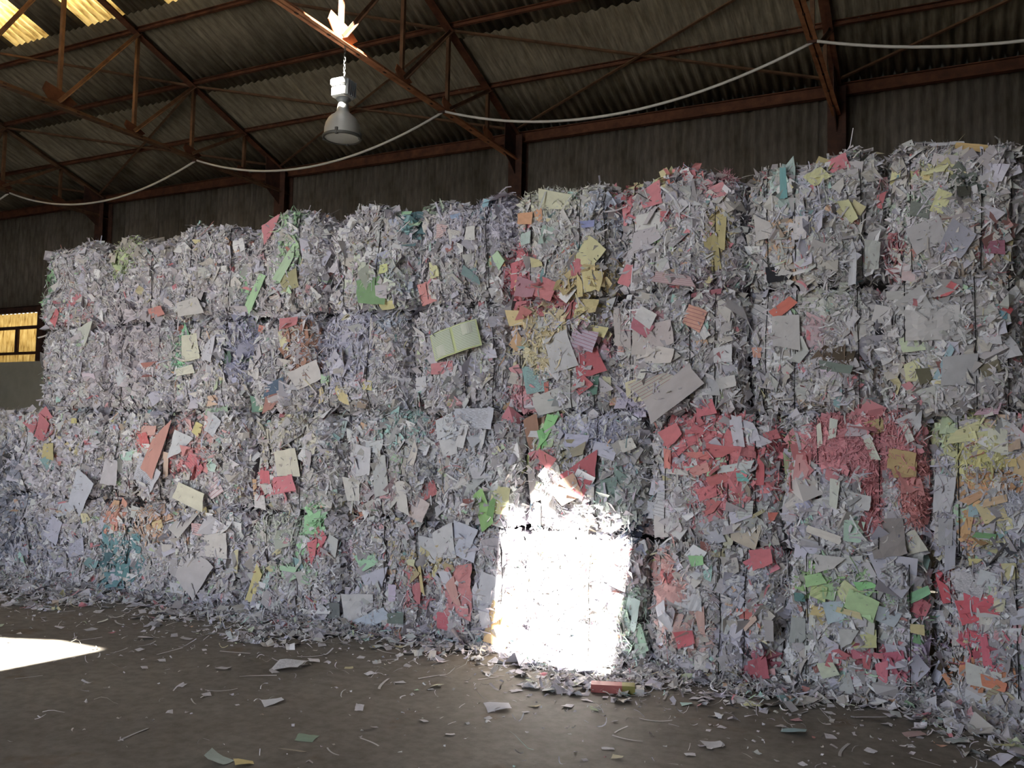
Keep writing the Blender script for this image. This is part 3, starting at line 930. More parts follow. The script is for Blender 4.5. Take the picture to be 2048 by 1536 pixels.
def shred_cloud(P, N, Xc, Zc, n_strip, n_bit, tint, share, hang=0.3, off=(0.0, 0.035), wires=None):
    """P,N sampled points and normals (enough for both kinds)"""
    Vs, Qs, Cs = [], [], []
    b0 = 0
    wn = min_wire(P[:, 0], wires)
    for kind, n, sl in (('strip', n_strip, slice(0, n_strip)), ('bit', n_bit, slice(n_strip, n_strip + n_bit))):
        p, nn = P[sl], N[sl]
        up = np.array([0.0, 0.0, 1.0])
        ref = np.where(np.abs(nn[:, 2:3]) < 0.8, up, np.array([0, 1.0, 0]))
        T0 = unit(np.cross(ref, nn)); B0 = np.cross(nn, T0)
        a = RNG.uniform(0, 2 * math.pi, n)
        hv = RNG.random(n) < hang
        a = np.where(hv, math.pi / 2 + RNG.normal(0, 0.35, n), a)
        T = T0 * np.cos(a)[:, None] + B0 * np.sin(a)[:, None]
        nt_ = unit(nn + RNG.normal(0, 0.36 if kind == 'strip' else 0.24, (n, 3)))
        T = unit(T - nt_ * (T * nt_).sum(1, keepdims=True))
        if kind == 'strip':
            L = np.exp(RNG.normal(math.log(0.066), 0.5, n)); W = np.exp(RNG.normal(math.log(0.0068), 0.42, n))
            curl = RNG.normal(0, 0.18, n); bend = RNG.normal(0, 0.15, n)
            ns, jag, tws = 4, 0.0, 1.0
        else:
            L = np.exp(RNG.normal(math.log(0.054), 0.42, n)); W = L * np.clip(RNG.normal(0.62, 0.25, n), 0.2, 1.3)
            curl = RNG.normal(0, 0.26, n); bend = RNG.normal(0, 0.08, n)
            ns, jag, tws = 2, 0.38, 0.6
        o = RNG.uniform(off[0], off[1], n)
        near = wn[sl] < 0.035
        o = np.where(near, o * 0.3 - 0.008, o)
        if kind == 'strip': o = o + 0.012
        V, Q, k = ribbons(p + nn * o[:, None], nt_, T, L, W, curl, bend, ns, jag, tws)
        c = pick_colours(Xc[sl], Zc[sl], tint, share)
        Vs.append(V); Qs.append(Q + b0); Cs.append(np.repeat(c, k, axis=0)); b0 += len(V)
    return np.concatenate(Vs), np.concatenate(Qs), np.concatenate(Cs)


N_STRIP, N_BIT = 1900, 2600
for b in BALES:
    loc = (b.cx, b.y, b.z0)
    b.empty = empty('paper_bale', loc)
    tag(b.empty, BLAB[b.tier][b.i], 'paper bale', 'bales of shredded paper stacked four high')
    T_ = np.array(loc)
    # pressed core: closed lumpy block
    n = 22
    X, Z = np.meshgrid(np.linspace(b.x0, b.x1, n), np.linspace(0, 1, n))
    Zr = b.z0 + Z * (b.top(X) - 0.015 - b.z0)
    Y = b.front(X, Zr) + 0.035
    V = [np.stack([X, Y, Zr], -1).reshape(-1, 3)]
    ring = [(0, c) for c in range(n)] + [(r, n - 1) for r in range(1, n)] + [(n - 1, c) for c in range(n - 2, -1, -1)] + [(r, 0) for r in range(n - 2, 0, -1)]
    F = [(r * n + c, r * n + c + 1, (r + 1) * n + c + 1, (r + 1) * n + c) for r in range(n - 1) for c in range(n - 1)]
    R0 = [r * n + c for r, c in ring]
    prev = R0
    pts = V[0]
    for j, yb in enumerate((b.y + 0.3, b.y + 0.75, b.y + 1.12)):
        q = pts[R0].copy(); q[:, 1] = yb
        if j == 2:
            q[:, 0] = b.cx + (q[:, 0] - b.cx) * 0.96
        base = sum(len(v) for v in V)
        V.append(q)
        cur = list(range(base, base + len(R0)))
        F += [(prev[i], cur[i], cur[(i + 1) % len(R0)], prev[(i + 1) % len(R0)]) for i in range(len(R0))]
        prev = cur
    me = bpy.data.meshes.new('pressed_core')
    VV = np.concatenate(V) - T_
    me.from_pydata([tuple(v) for v in VV], [], F + [tuple(prev)])
    me.materials.append(M_CORE)
    me.polygons.foreach_set('use_smooth', [True] * len(me.polygons))
    core = link('pressed_core', me, b.empty)
    rg = random.Random(b.tier * 50 + b.i)
    tint = rg.choice([(.92, .9, 1.0), (1, .97, .97), (1, .97, .9), (.95, .93, 1.0), (.96, .98, .95)])
    if b.tier <= 2 and b.i <= 5: tint = (.93, .91, 1.0)
    core.color = (0.62 * tint[0], 0.6 * tint[1], 0.62 * tint[2], 1)
    # shreds over the face
    n = N_STRIP + N_BIT
    X = RNG.uniform(b.x0 + 0.002, b.x1 - 0.002, n); v = RNG.random(n)
    Z = b.z0 + 0.012 + v * (b.top(X) - b.z0 - 0.018)
    Y = b.front(X, Z); N_ = b.normal(X, Z)
    P = np.stack([X, Y, Z], -1)
    share = 0.045 if b.tier <= 2 and b.i <= 5 else 0.07
    V, Q, C = shred_cloud(P, N_, X, Z, N_STRIP, N_BIT, tint, share, 0.35 if b.i % 3 else 0.2, wires=b.w)
    parts = [(V, Q, C)]
    if b.tier == 1:      # loose fluff on the top
        m = 900
        X = RNG.uniform(b.x0, b.x1, m); Yt = b.y + 0.03 + RNG.random(m) ** 2 * 0.8
        P = np.stack([X, Yt, b.top(X) + 0.01 - 0.05 * (Yt < b.y + 0.08)], -1)
        N_ = unit(np.stack([0 * X, -0.3 + 0 * X, 1 + 0 * X], -1))
        parts.append(shred_cloud(P, N_, X, P[:, 2], 350, 550, tint, share, 0.1, (-0.02, 0.015)))
    if b.i == 0:         # exposed left end
        m = 1500
        Yt = RNG.uniform(b.y + 0.02, b.y + 1.1, m); Zt = RNG.uniform(b.z0 + 0.02, b.z1 - 0.02, m)
        P = np.stack([b.x0 - 0.005 + 0 * Yt, Yt, Zt], -1)
        N_ = np.tile(np.array([[-1.0, -0.1, 0]]), (m, 1))
        parts.append(shred_cloud(P, unit(N_), P[:, 0], Zt, 900, 600, tint, share, 0.4, (-0.01, 0.04)))
    base = 0; VV, QQ, CC = [], [], []
    for V, Q, C in parts:
        VV.append(V); QQ.append(Q + base); CC.append(C); base += len(V)
    me = np_mesh('shredded_paper', np.concatenate(VV) - T_, np.concatenate(QQ), M_SHRED, np.concatenate(CC))
    o = link('shredded_paper', me, b.empty); o['kind'] = 'stuff'
    # baling wires, right round the bale
    for wx in b.w:
        zt = float(b.top(np.array(wx))) + 0.012
        drift = rg.uniform(-0.014, 0.014)
        pts = []
        for j in range(15):
            t = j / 14; z = b.z0 + 0.02 + t * (zt - 0.05 - b.z0)
            xx = wx + drift * (t - 0.5) + rg.uniform(-0.0015, 0.0015)
            zc = min(max(z, b.z0 + 0.05), zt - 0.08)
            yy = float(b.front(np.array(xx), np.array(zc))) - 0.052
            pts.append((xx, yy, z))
        pts += [(wx, b.y + 0.06, zt), (wx, b.y + 0.6, zt), (wx, b.y + 1.13, zt - 0.02), (wx, b.y + 1.14, b.z0 + 0.03), (wx, b.y + 0.1, b.z0 + 0.012), pts[0]]
        pts = [Vector(p) - Vector(loc) for p in pts]
        MB().tube(pts, 0.0031, 5).obj('wire', M_WIRE, b.empty, True)


def bale_at(X, Z):
    best, bd = None, 1e9
    for b in BALES:
        d = max(abs(X - b.cx) / b.hx, abs(Z - b.cz) / b.hz)
        if d < bd: best, bd = b, d
    return best


# random sheets over every bale
for b in BALES:
    rg = random.Random(b.tier * 77 + b.i)
    loc = (b.cx, b.y, b.z0)
    nn = 98 if b.tier >= 3 or b.i > 5 else 72
    if b.i == 0 and b.tier > 2: nn = 20
    for _ in range(nn):
        x = rg.uniform(b.x0 + 0.03, b.x1 - 0.03); z = rg.uniform(b.z0 + 0.04, b.z1 - 0.11)
        w = math.exp(rg.gauss(math.log(0.072), 0.38)); h = w * math.exp(rg.gauss(0.1, 0.5))
        w, h = min(w, .13), min(h, .15)
        if rg.random() < 0.22: w, h = 0.022 * rg.uniform(.7, 1.3), rg.uniform(.09, .2)
        if min([abs(x - q) for q in b.w] + [9]) < 0.03 and rg.random() < .8: x += rg.choice((-1, 1)) * 0.06
        x = min(max(x, b.x0 + 0.02), b.x1 - 0.02)
        y = float(b.front(np.array(x), np.array(z))) - rg.uniform(0.012, 0.04)
        N_ = b.normal(np.array([x]), np.array([z]))[0]
        c = pick_colours(np.array([x]), np.array([z]), (1, .97, 1), 0.08)[0]
        if max(c) < 0.3 and rg.random() < .7: c = WHITES[rg.randrange(9)] * .9
        k = 't' if rg.random() < 0.16 and max(c) - min(c) < .15 else ('r' if rg.random() < 0.012 else ('g' if rg.random() < 0.012 else 's'))
        place_sheet((x, y, z), N_, w, h, rg.choice([rg.uniform(-90, 90), rg.gauss(0, 25)]), c, b.empty, loc, k, tilt=0.28)

# matted fine strands that hang over a face: px py rx ry colour count
for l in '''1700 885 85 42 f08c98 1700;1800 890 45 60 eb8288 800;1746 985 18 70 e67d82 550;1826 985 26 66 e67d78 700;366 712 28 34 5fbe82 260;700 690 50 60 bebce0 700;500 695 22 45 b4b4dc 400;290 690 50 60 a59ba5 500;1042 790 22 30 c87887 260;1280 800 34 22 beb4d7 300;1230 865 40 26 b9b9dc 350;1436 360 20 26 d28291 200;1960 930 40 40 cdc86e 350;2030 1000 20 34 b4b4c8 250;1100 700 40 50 c8b982 350;540 450 30 16 d2d7e1 150;960 440 40 40 c8c3dc 400;1090 395 50 18 cdd2b9 200;1870 300 60 18 c8c8d2 250;820 840 60 20 c8d2d7 250;580 1060 40 30 c3cdb9 250'''.split(';'):
    q = l.split(); px, py, rx_, ry_ = map(float, q[:4]); n = int(q[5])
    c0 = at_face(px, py); b = bale_at(c0[0], c0[2])
    rX = abs(at_face(px + rx_, py)[0] - c0[0]); rZ = abs(at_face(px, py - ry_)[2] - c0[2])
    a = RNG.uniform(0, 2 * math.pi, n); r_ = np.sqrt(RNG.random(n)) * 1.1
    X = np.clip(c0[0] + rX * r_ * np.cos(a), b.x0 + .01, b.x1 - .01); Z = np.clip(c0[2] + rZ * r_ * np.sin(a), b.z0 + .03, b.z1 + .01)
    Y = b.front(X, Z); N_ = b.normal(X, Z)
    N_ = unit(N_ + RNG.normal(0, .3, (n, 3)))
    ref = np.tile(np.array([[0, 0, 1.0]]), (n, 1)); T0 = unit(np.cross(ref, N_)); B0 = np.cross(N_, T0)
    an = np.where(RNG.random(n) < .45, math.pi / 2 + RNG.normal(0, .3, n), RNG.uniform(0, 6.28, n))
    T = T0 * np.cos(an)[:, None] + B0 * np.sin(an)[:, None]
    P = np.stack([X, Y, Z], -1) + N_ * RNG.uniform(.01, .045, n)[:, None]
    V, Q, k = ribbons(P, N_, T, np.exp(RNG.normal(math.log(.07), .4, n)), np.exp(RNG.normal(math.log(.0042), .3, n)), RNG.normal(0, .25, n), RNG.normal(0, .25, n), 5, 0, 1.0)
    c = np.array(hexc(q[4]))[None] * RNG.uniform(.7, 1.25, (n, 1))
    o = link('paper_strands', np_mesh('paper_strands', V - np.array((b.cx, b.y, b.z0)), Q, M_SHRED, np.repeat(np.clip(c, 0, .85), k, axis=0)), b.empty)
    o['kind'] = 'stuff'

# sheets picked out in the photograph: px py w h angle colour kind
NOTABLE = """553 462 34 30 15 be5f6e;413 599 20 22 0 26262a;392 617 46 28 8 a09d9e;483 564 22 56 -5 82c882;395 700 34 52 5 b4b49b;378 742 42 15 8 c8c8b4;431 699 26 56 0 a5a5b4;310 625 24 18 10 b4645a;354 655 24 14 0 c87850;242 742 30 26 30 aab0b9
146 599 44 9 38 be5f6e;117 634 20 8 50 c8505f;167 672 24 40 20 b4b9aa;94 604 14 12 0 5f8778;551 775 24 18 20 46607d;586 646 26 14 10 b95a64;513 655 22 12 -10 be6450;565 678 14 34 5 c3be82;463 716 24 24 0 46645a;436 801 22 22 0 c8a082;434 822 44 14 10 a5c8a0;510 808 28 26 0 50826e;546 806 20 32 -20 a0645a;516 585 12 50 -30 8cc382
588 526 15 46 -30 96be8c;591 568 30 20 20 8c8750;687 468 20 18 -10 bebec3;749 582 54 50 0 5f9150;767 602 22 26 20 beb455;769 538 16 16 0 afb950;809 433 20 52 10 467882;907 432 18 10 0 6e8cb4;963 412 10 28 -20 6eaabe;786 418 30 9 0 78be82;948 470 16 24 0 f0f0ee;884 462 20 22 0 b49696 r;1050 437 24 18 -10 cd8746;1074 433 14 24 5 d28c50;992 520 28 12 -8 cd8732
850 588 24 36 10 d77878;840 595 8 18 10 c8823c;881 541 28 26 0 b9b96e;951 553 32 10 -30 5f8284;1077 524 26 16 0 aaa05a;887 737 40 22 0 be646e;841 770 20 26 8 c3c3cd;682 790 20 40 8 b9a555;640 790 18 28 0 b4a055;739 770 16 18 0 c8b950;1004 810 18 18 -30 b98c46;928 799 10 14 -15 d2d0cd;612 750 36 30 20 aaa5a5;515 740 30 18 -20 c3bebe
1030 545 34 44 10 c34b5f;1050 575 30 26 -10 a06478;1022 560 12 40 0 be9b4b;1104 400 46 26 -10 bebe96;1171 512 30 44 -35 b9b46e;1090 473 22 26 -20 82a096;1049 476 18 22 0 91aaa5;1176 448 22 14 0 7882be;1302 392 36 32 15 c85f6e;1246 428 20 42 0 c86473;1250 378 32 30 0 af414b;1296 443 56 26 0 c8c8c8;1329 432 18 18 0 be4b5a;1312 468 20 26 0 78af5a;1424 508 22 58 8 9b8c37;1440 462 18 60 0 a59641;1270 362 30 10 20 b9b964;1315 352 30 9 15 bec36e
1374 344 24 12 0 c35a69;1345 362 16 9 10 be5537;1430 378 24 22 20 d27882;1553 545 42 24 5 26262e;1251 548 18 30 -30 cd5f6e;1351 562 56 18 -10 a88c91 r;1345 568 10 12 -8 9b2d41;1408 586 50 11 5 a5505f r;1180 566 16 36 10 b9aa50;1163 570 14 34 -5 b4a046;1195 560 14 30 -10 b9a54b;1150 530 20 28 10 be5564;1086 573 30 28 -20 be5a64;1114 600 20 36 -10 6e8c91;1174 610 34 28 0 bea850;1202 605 20 30 -10 bebec3;1033 636 40 26 0 b9a050;1030 607 34 20 0 cd5f6e;1048 630 18 20 -30 b45550
1563 615 34 14 38 cd4b23;1393 636 24 30 -20 c88264 r;1506 640 40 50 -32 9b989b g;1567 658 52 66 0 a09c9c;1329 672 36 42 10 aa9b9b;1292 690 34 48 0 a59b96;1329 712 46 26 -5 b4aaa5;1300 706 24 26 -25 b9afaa;1244 655 36 60 5 9b9191;1293 659 30 16 -30 aa4b64;1300 635 26 22 -30 c8c6c8;1169 681 36 28 -20 a08ca5 r;1188 660 34 14 -15 beb455;1177 728 36 42 15 b93c4b;1142 620 12 26 -20 aa464b;1067 760 38 42 5 6ea0a0 t;1183 768 16 36 -5 4b7d69;1165 770 22 18 40 b44650;1090 776 10 20 0 b4503c;1205 770 14 30 5 beb982
1322 762 62 26 30 a09b8c r;1350 790 70 30 40 a09696;1413 775 42 40 10 96969b;1456 765 26 20 10 c3c0be;1108 800 50 30 20 a0a09e;1038 800 24 20 0 b98291;1265 780 22 34 0 beb482;1122 705 34 50 20 a0a0a5;1290 744 14 30 -8 d2d2c8;1448 710 34 30 0 aaaab0;1502 681 28 22 -20 b4b4be;1509 703 20 18 0 be785a;1245 690 20 24 0 cd8c82;1400 650 12 44 30 c3bebe
1642 325 30 26 -20 9b8c3c;1673 322 26 24 20 c85a6e;1635 354 28 20 30 bebe6e;1568 372 11 64 2 46969b;1750 391 28 30 -5 cd5564;1696 422 13 32 25 c8c878;1938 283 48 16 -18 cda01e;1965 286 18 9 30 c8b43c;1895 274 64 8 3 c3c3cd c;1881 404 22 32 -20 c3c36e;1868 341 44 12 5 c8c878;1852 352 14 14 0 d2b950;1926 388 22 18 0 3c3c32;1960 384 20 20 0 46504b;1986 492 40 26 0 964b69 r;1910 484 34 40 -30 8c8ca0;1708 518 15 72 -5 bebec8;1820 544 26 22 -20 bea0a5;1839 424 30 18 -20 646e64 g
1889 592 13 44 -40 dc4650;2010 618 22 9 -30 c82332;2004 632 20 18 0 5a9baf;1826 744 28 34 5 bebe78;1850 752 18 20 20 5a5537;1888 728 9 48 -25 78a0af;1978 737 34 18 22 6e6446;1861 652 90 56 0 aaa6a6 c;1918 742 56 50 5 9b9a9e;1828 786 30 12 -50 be6973;1971 820 48 18 8 b48ca0 r;1684 712 44 14 0 50412d;1668 735 50 14 -10 5f6e64;1627 670 34 36 0 aa8c96;1615 668 8 18 0 cd5564;1600 455 30 40 0 aaa5aa;1530 450 40 40 0 a5a0a0;1740 500 30 50 0 9ba09b;1800 590 60 20 0 9b9a98;1680 370 20 14 40 c8c3be;2010 680 50 50 10 a5a3a8;1850 470 60 40 20 969398
98 858 22 30 -20 be5564;117 902 24 34 0 aa9b46;161 842 14 10 0 c8be3c;60 872 24 26 20 b9bec8;315 895 28 104 -8 b97364;305 860 30 20 0 c3877d;295 878 16 18 20 c8464b;298 949 50 36 -20 b4b4c3 t;372 892 30 42 -20 b4b9c3;378 886 10 26 0 8c9196;440 973 26 26 35 d2bec8 r;403 929 34 18 -35 c3505f r;352 939 26 16 10 cd6973 r;437 936 20 18 0 a0c8be;257 915 20 16 10 96c3b4;172 985 26 50 -28 b9bed2;140 1015 40 22 10 afb4c3;409 856 14 20 -20 c8b946;443 848 26 26 -20 bec3d2;400 990 48 30 -15 b4b29b;234 947 26 50 -5 a09ba5
288 1073 14 16 0 41828c;288 1098 14 14 0 417d87;262 1138 26 28 0 3c7d82;234 1116 18 28 0 37646e;241 1046 12 26 10 d78270;234 1014 14 24 0 b48250;328 1049 14 12 20 c8aa5a;414 1057 16 22 -10 d2a5aa r;281 1008 8 34 -20 23201e;405 1142 54 50 -30 a09ba0;448 1088 34 40 10 aaa5a3;477 1122 17 40 3 afa56e;360 1110 40 60 -20 969196;150 1098 46 22 15 a0a0b9 t;120 1060 26 36 -20 a5a5be;365 1175 36 20 0 b9b9c3;330 930 10 50 0 be9b82;345 965 24 30 0 aaa5aa
534 968 20 42 0 c8465a;579 970 36 28 10 cd5a6e;508 978 12 28 10 be8c4b;528 1003 22 26 0 beb9be;583 922 36 44 10 b4af9b;592 1020 24 46 0 c3c3d2;625 1046 26 34 10 78c37d;638 1030 20 14 0 8cc896;638 1100 14 30 20 cd505f;650 1080 10 24 -30 c34b5f;689 1104 26 40 -8 c8aab9 r;735 1121 26 20 25 87c896;980 1016 22 56 15 6eaa3c;996 1010 14 44 0 5a9632;1010 1002 26 46 -10 b9b464;712 1028 22 12 0 d26e3c;960 838 62 34 -5 c3c6d7 t;851 980 22 18 30 b9555a;808 992 15 50 8 b9b4af;854 896 22 16 -30 c8c8c8;835 905 12 30 -20 c8beb4
939 1066 38 28 -12 b4b9cd;945 1095 26 34 -20 aaafc3;926 1160 50 50 10 dc7878 c;932 1200 46 50 -5 e17d82 c;915 1238 48 30 0 c3465a c;925 1185 14 40 20 f0a091;1010 1245 34 56 -15 cda550;1018 1265 15 30 0 b9dcaa;990 1180 36 50 -10 c3c3cd;985 1225 20 34 10 bebec8;896 1086 42 38 20 afafb4;854 1096 36 30 -20 aaaaaf;879 1130 10 34 -30 c8be64;840 1160 6 50 5 c8af46;824 1125 16 12 0 bebe82;830 1190 14 40 0 c35a64;752 1238 50 18 25 afbed2;798 1264 46 20 0 bec8e1;720 1210 54 40 10 a5a3a5;671 1222 24 46 0 646969;800 1234 28 20 0 5f6e64;731 922 28 52 0 b4b4be;520 1168 12 44 -20 beaf46;540 1165 12 30 -30 a0c3be;500 860 30 44 -10 aaa5a5
590 1135 24 10 0 8cc391;668 860 16 30 -10 a5beb9;700 980 30 40 0 aaa8a5;765 950 24 60 10 9b9ea0;905 855 30 30 20 c3c8d2;940 870 12 34 -20 d2d2d7;975 878 12 30 10 d2d2d7;910 895 26 24 10 bebec3;755 1165 40 34 20 a0a0b4;788 1185 14 30 0 beaaca;868 850 14 20 -20 be4641;836 1015 24 30 -20 beaaa8;744 895 40 24 0 c8cdd2;700 868 30 20 0 c3c8cd
1062 880 26 64 10 966446;1097 862 18 56 -12 64be50;1088 880 10 30 20 50aa46;1048 925 10 30 -10 b9c332;1071 845 34 14 20 a0785a;1072 868 26 12 0 c8c8cd;1096 918 28 18 -30 d75f64;1178 950 54 40 35 be4150;1143 980 36 28 35 b48764;1072 962 34 54 10 968c87;1221 972 28 30 0 6e8c82;1056 1018 14 28 0 78aac8;1085 974 20 12 -20 d2d7a0;1150 905 40 16 20 8c8264;1212 900 30 22 -10 afafc8;1155 880 44 22 0 b4b4d7;1100 1010 24 40 0 beb9b4;1270 915 10 24 0 c8c8a5;1256 890 20 16 20 c8c3b9
1410 815 30 24 10 d25064;1379 880 46 16 45 c34b58;1437 905 64 26 -8 be464b;1466 890 36 20 -40 c3505a;1395 912 46 15 0 d7645a;1452 952 58 17 22 be4b4b;1400 940 26 14 20 c8786e;1526 938 16 44 -8 c83f4b;1429 1014 22 28 -10 be5050;1417 984 30 16 20 c8505a;1350 868 26 20 40 c8505a;1338 915 14 34 0 cd6455;1540 870 22 14 20 be4b55;1497 855 48 42 5 b4afbe;1475 865 20 40 15 b9b4c3;1520 885 26 20 -30 b4afbe;1489 951 22 20 0 46afa5;1425 948 14 10 0 82be82;1470 935 60 10 12 c3cdcd;1354 1059 24 18 -35 e1e1e1;1487 1068 48 38 -10 aa9b82;1493 1022 30 34 0 a0a5a0 g;1545 1035 18 20 0 cd5032;1322 1050 34 40 0 afa8a5
1400 1118 20 15 10 82d773;1303 1130 14 14 20 a0a028;1340 1130 26 24 0 e6a096 c;1344 1155 36 34 0 c35a5a c;1338 1185 38 30 20 e19b91 c;1362 1250 14 48 -8 e1afa0;1406 1245 15 50 5 e1a591;1380 1270 26 20 20 be3c4b;1330 1230 16 44 8 c8c8d2;1525 1116 30 24 20 d2505f;1500 1126 16 12 30 c84b64;1497 1225 22 18 0 be5046;1504 1240 8 24 -40 f0c3a5;1271 1222 16 50 -10 b9dcd2;1280 1270 14 40 20 a0d7af;1282 1300 24 30 0 b9dcc3;1312 976 30 28 0 a5a3b4;1268 1066 20 22 0 32374b;1520 1335 30 34 10 af3c50;1530 1350 34 18 10 d28c8c;1476 1250 22 40 -10 b9b4c3;1395 1195 26 40 0 aaaaaf;1460 1060 16 50 -15 c8c39b;1456 1100 8 50 0 d2d2c3;1300 1020 34 30 0 a5a5af;1325 1010 30 36 -10 b4b4b9 g;1420 1060 26 40 30 b9b9c8
1586 888 26 32 0 50641e c;1603 905 34 26 0 aa4b50;1606 935 20 44 -15 c87d7d;1576 925 18 34 0 828c5a;1800 918 44 38 -10 aa872d;1808 940 40 22 10 9b7828;1748 853 26 20 20 a08c32;1760 846 14 12 0 b9a050;1643 870 10 40 3 c8c8b4;1669 858 14 32 -5 c8cdbe;1744 898 12 34 20 aaaf9b;1815 866 10 26 20 c8c8be;1716 865 34 20 -20 a596a0;1715 840 40 18 0 b4827d;1828 848 40 34 25 bebec3;1611 1002 26 18 25 b4b4dc;1612 976 10 28 -15 c8c8af;1645 1010 36 22 15 a0a0a0;1672 985 16 46 -3 b4b9aa;1716 1002 38 26 -5 a5a3a3;1728 868 10 28 40 bebec3
1652 1066 44 12 -15 c8c0b4;1710 1060 28 38 -10 a5d2b4;1770 1070 56 54 15 7d7370;1822 1082 24 34 30 c8c3aa;1826 1110 30 20 -10 b9b9b4;1887 983 44 62 -6 a3a3aa;1925 865 50 30 10 c3bd6e;1966 912 26 22 0 dcd23c;1935 875 60 12 10 d2d278;1995 880 30 44 0 b4b49b;1874 925 24 14 0 c8c896;1938 1040 10 54 -12 d2962d;1978 1018 38 34 25 beaa5f;1990 1000 40 12 15 c8a064;1960 985 50 10 35 c88c4b;2036 925 24 50 0 be9b50;1946 1022 16 26 0 78a0aa;1970 1070 40 10 -5 55964b;1950 1125 26 14 0 b9aa3c;1900 1100 20 70 -3 9696a5;1890 1060 34 50 0 8c8c91;2020 925 20 16 0 c8aa32
1634 1156 26 18 15 8cc864;1640 1180 24 20 -20 bed264;1722 1200 46 34 -20 8cb464;1736 1165 34 12 15 5fb950;1838 1188 34 13 30 78dc8c;1692 1178 22 24 -50 c3cd78;1640 1220 24 16 -10 dcbe46;1730 1276 44 24 10 c3c35a;1601 1192 20 14 0 3c7873;1683 1106 14 22 0 508c82;1674 1218 28 26 20 96afb9;1776 1230 30 26 -25 b4c3cd;1700 1220 40 10 -10 b4a55a;1892 1183 22 36 10 c8283c;1958 1205 54 40 -15 d72d4b;1940 1220 30 30 20 cd2841;1978 1218 30 14 -10 d7374b;1997 1196 20 38 -5 cdc896;1843 1216 24 22 -20 d75a69;1835 1258 22 18 0 bead50;1763 1342 22 36 5 d7556e;1785 1310 36 12 15 b43c5f;1750 1308 30 10 0 be4b5a
1735 1320 14 20 0 be4650;1935 1335 26 22 -15 c86e0f;1982 1356 36 16 -10 cd640f;1960 1345 50 30 -10 c8c8be;1970 1296 12 54 8 d23c5f;1950 1270 24 10 -30 cd2d46;1594 1262 26 48 0 8c918c;1660 1330 26 20 20 c3cda5;1700 1120 40 12 10 b9b9b4;1660 1125 50 30 -5 beb9b4;1880 1240 24 24 0 aaaaaf;1980 1155 36 22 -5 afb4b9;1940 1165 50 34 -10 a8a3a8 t;1970 1235 24 30 10 beb9aa;1740 1240 20 40 0 aaaa9b;1700 1270 34 34 0 a0a09b;1625 1240 12 30 0 b9b9aa;1880 1345 20 40 -20 c3c3dc;2020 1140 24 26 10 beb464;2036 1230 30 20 20 a5a5b4"""
count = 0
for it in NOTABLE.replace('\n', ';').split(';'):
    q = it.split()
    px, py, w, h, an = map(float, q[:5])
    kind = q[6] if len(q) > 6 else 's'
    Pf = at_face(px, py, D - 0.03)
    kx = abs(at_face(px + 5, py)[0] - at_face(px - 5, py)[0]) / 10
    kz = abs(at_face(px, py + 5)[2] - at_face(px, py - 5)[2]) / 10
    b = bale_at(Pf[0], Pf[2])
    x = min(max(Pf[0], b.x0 + 0.01), b.x1 - 0.01)
    zt = float(b.top(np.array(x)))
    z = min(max(Pf[2], b.z0 + 0.012), zt - 0.01)
    y = float(b.front(np.array(x), np.array(z))) - 0.046 - 0.018 * random.random()
    N_ = b.normal(np.array([x]), np.array([z]))[0] * 0.5 + np.array([0, -1.0, 0])
    if z > zt - 0.05 and b.tier == 1: N_ = N_ + np.array([0, 0, 0.3])
    f = 1.1 if px > 500 else 0.98
    c_, s_ = abs(math.cos(math.radians(an))), abs(math.sin(math.radians(an)))
    ww = w * f * (kx * c_ + kz * s_); hh = h * f * (kz * c_ + kx * s_)
    place_sheet((Pf[0], y, max(Pf[2], 0.02)), N_, ww, hh, an, hexc(q[5], 1.75), b.empty, (b.cx, b.y, b.z0), kind, tilt=0.12, thick=0.55,
                name='crumpled_sheet' if kind == 'c' else 'paper_sheet')

# open booklet lodged in the second row
M_BOOK = M_TEXT
Pf = at_face(907, 680, D - 0.10)
b = bale_at(Pf[0], Pf[2])
bk = empty('open_booklet', (Pf[0], Pf[1], Pf[2]))
tag(bk, 'open booklet with green edges stuck in the face of the second row', 'booklet')
rot = Matrix.Rotation(math.radians(-16), 4, 'Y')
kx = 0.0049
W2, H2 = 0.215, 0.215
def page(sign, name, mat, wd, ht, colour, lift, dx=0.0, dz=0.0):
    n = 7; V = []
    for j in range(2):
        for i in range(n):
            s = i / (n - 1)
            V.append((sign * (dx + s * wd), -lift - 0.02 * math.sin(s * 3.0) + 0.035 * s, dz + (j - 0.5) * ht))
    F = [(i, i + 1, n + i + 1, n + i) for i in range(n - 1)]
    me = bpy.data.meshes.new(name); me.from_pydata(V, [], F); me.materials.append(mat)
    o = link(name, me, bk); o.matrix_basis = rot; o.color = (*colour, 1)
    return o
GREEN = hexc('a5b45a')
M_PAGE, nt, bb = new_mat('booklet_page', rough=0.7)
oi = nt.nodes.new('ShaderNodeObjectInfo')
tc = nt.nodes.new('ShaderNodeTexCoord'); sp = nt.nodes.new('ShaderNodeSeparateXYZ'); nt.links.new(tc.outputs['Object'], sp.inputs[0])
mu = nt.nodes.new('ShaderNodeMath'); mu.operation = 'MULTIPLY'; mu.inputs[1].default_value = 80; nt.links.new(sp.outputs['Z'], mu.inputs[0])
fr = nt.nodes.new('ShaderNodeMath'); fr.operation = 'FRACT'; nt.links.new(mu.outputs[0], fr.inputs[0])
lt = nt.nodes.new('ShaderNodeMath'); lt.operation = 'LESS_THAN'; lt.inputs[1].default_value = 0.35; nt.links.new(fr.outputs[0], lt.inputs[0])
nt.links.new(mix(nt, oi.outputs['Color'], (0.30, 0.38, 0.22), lt.outputs[0], 'MIX'), bb.inputs['Base Color'])
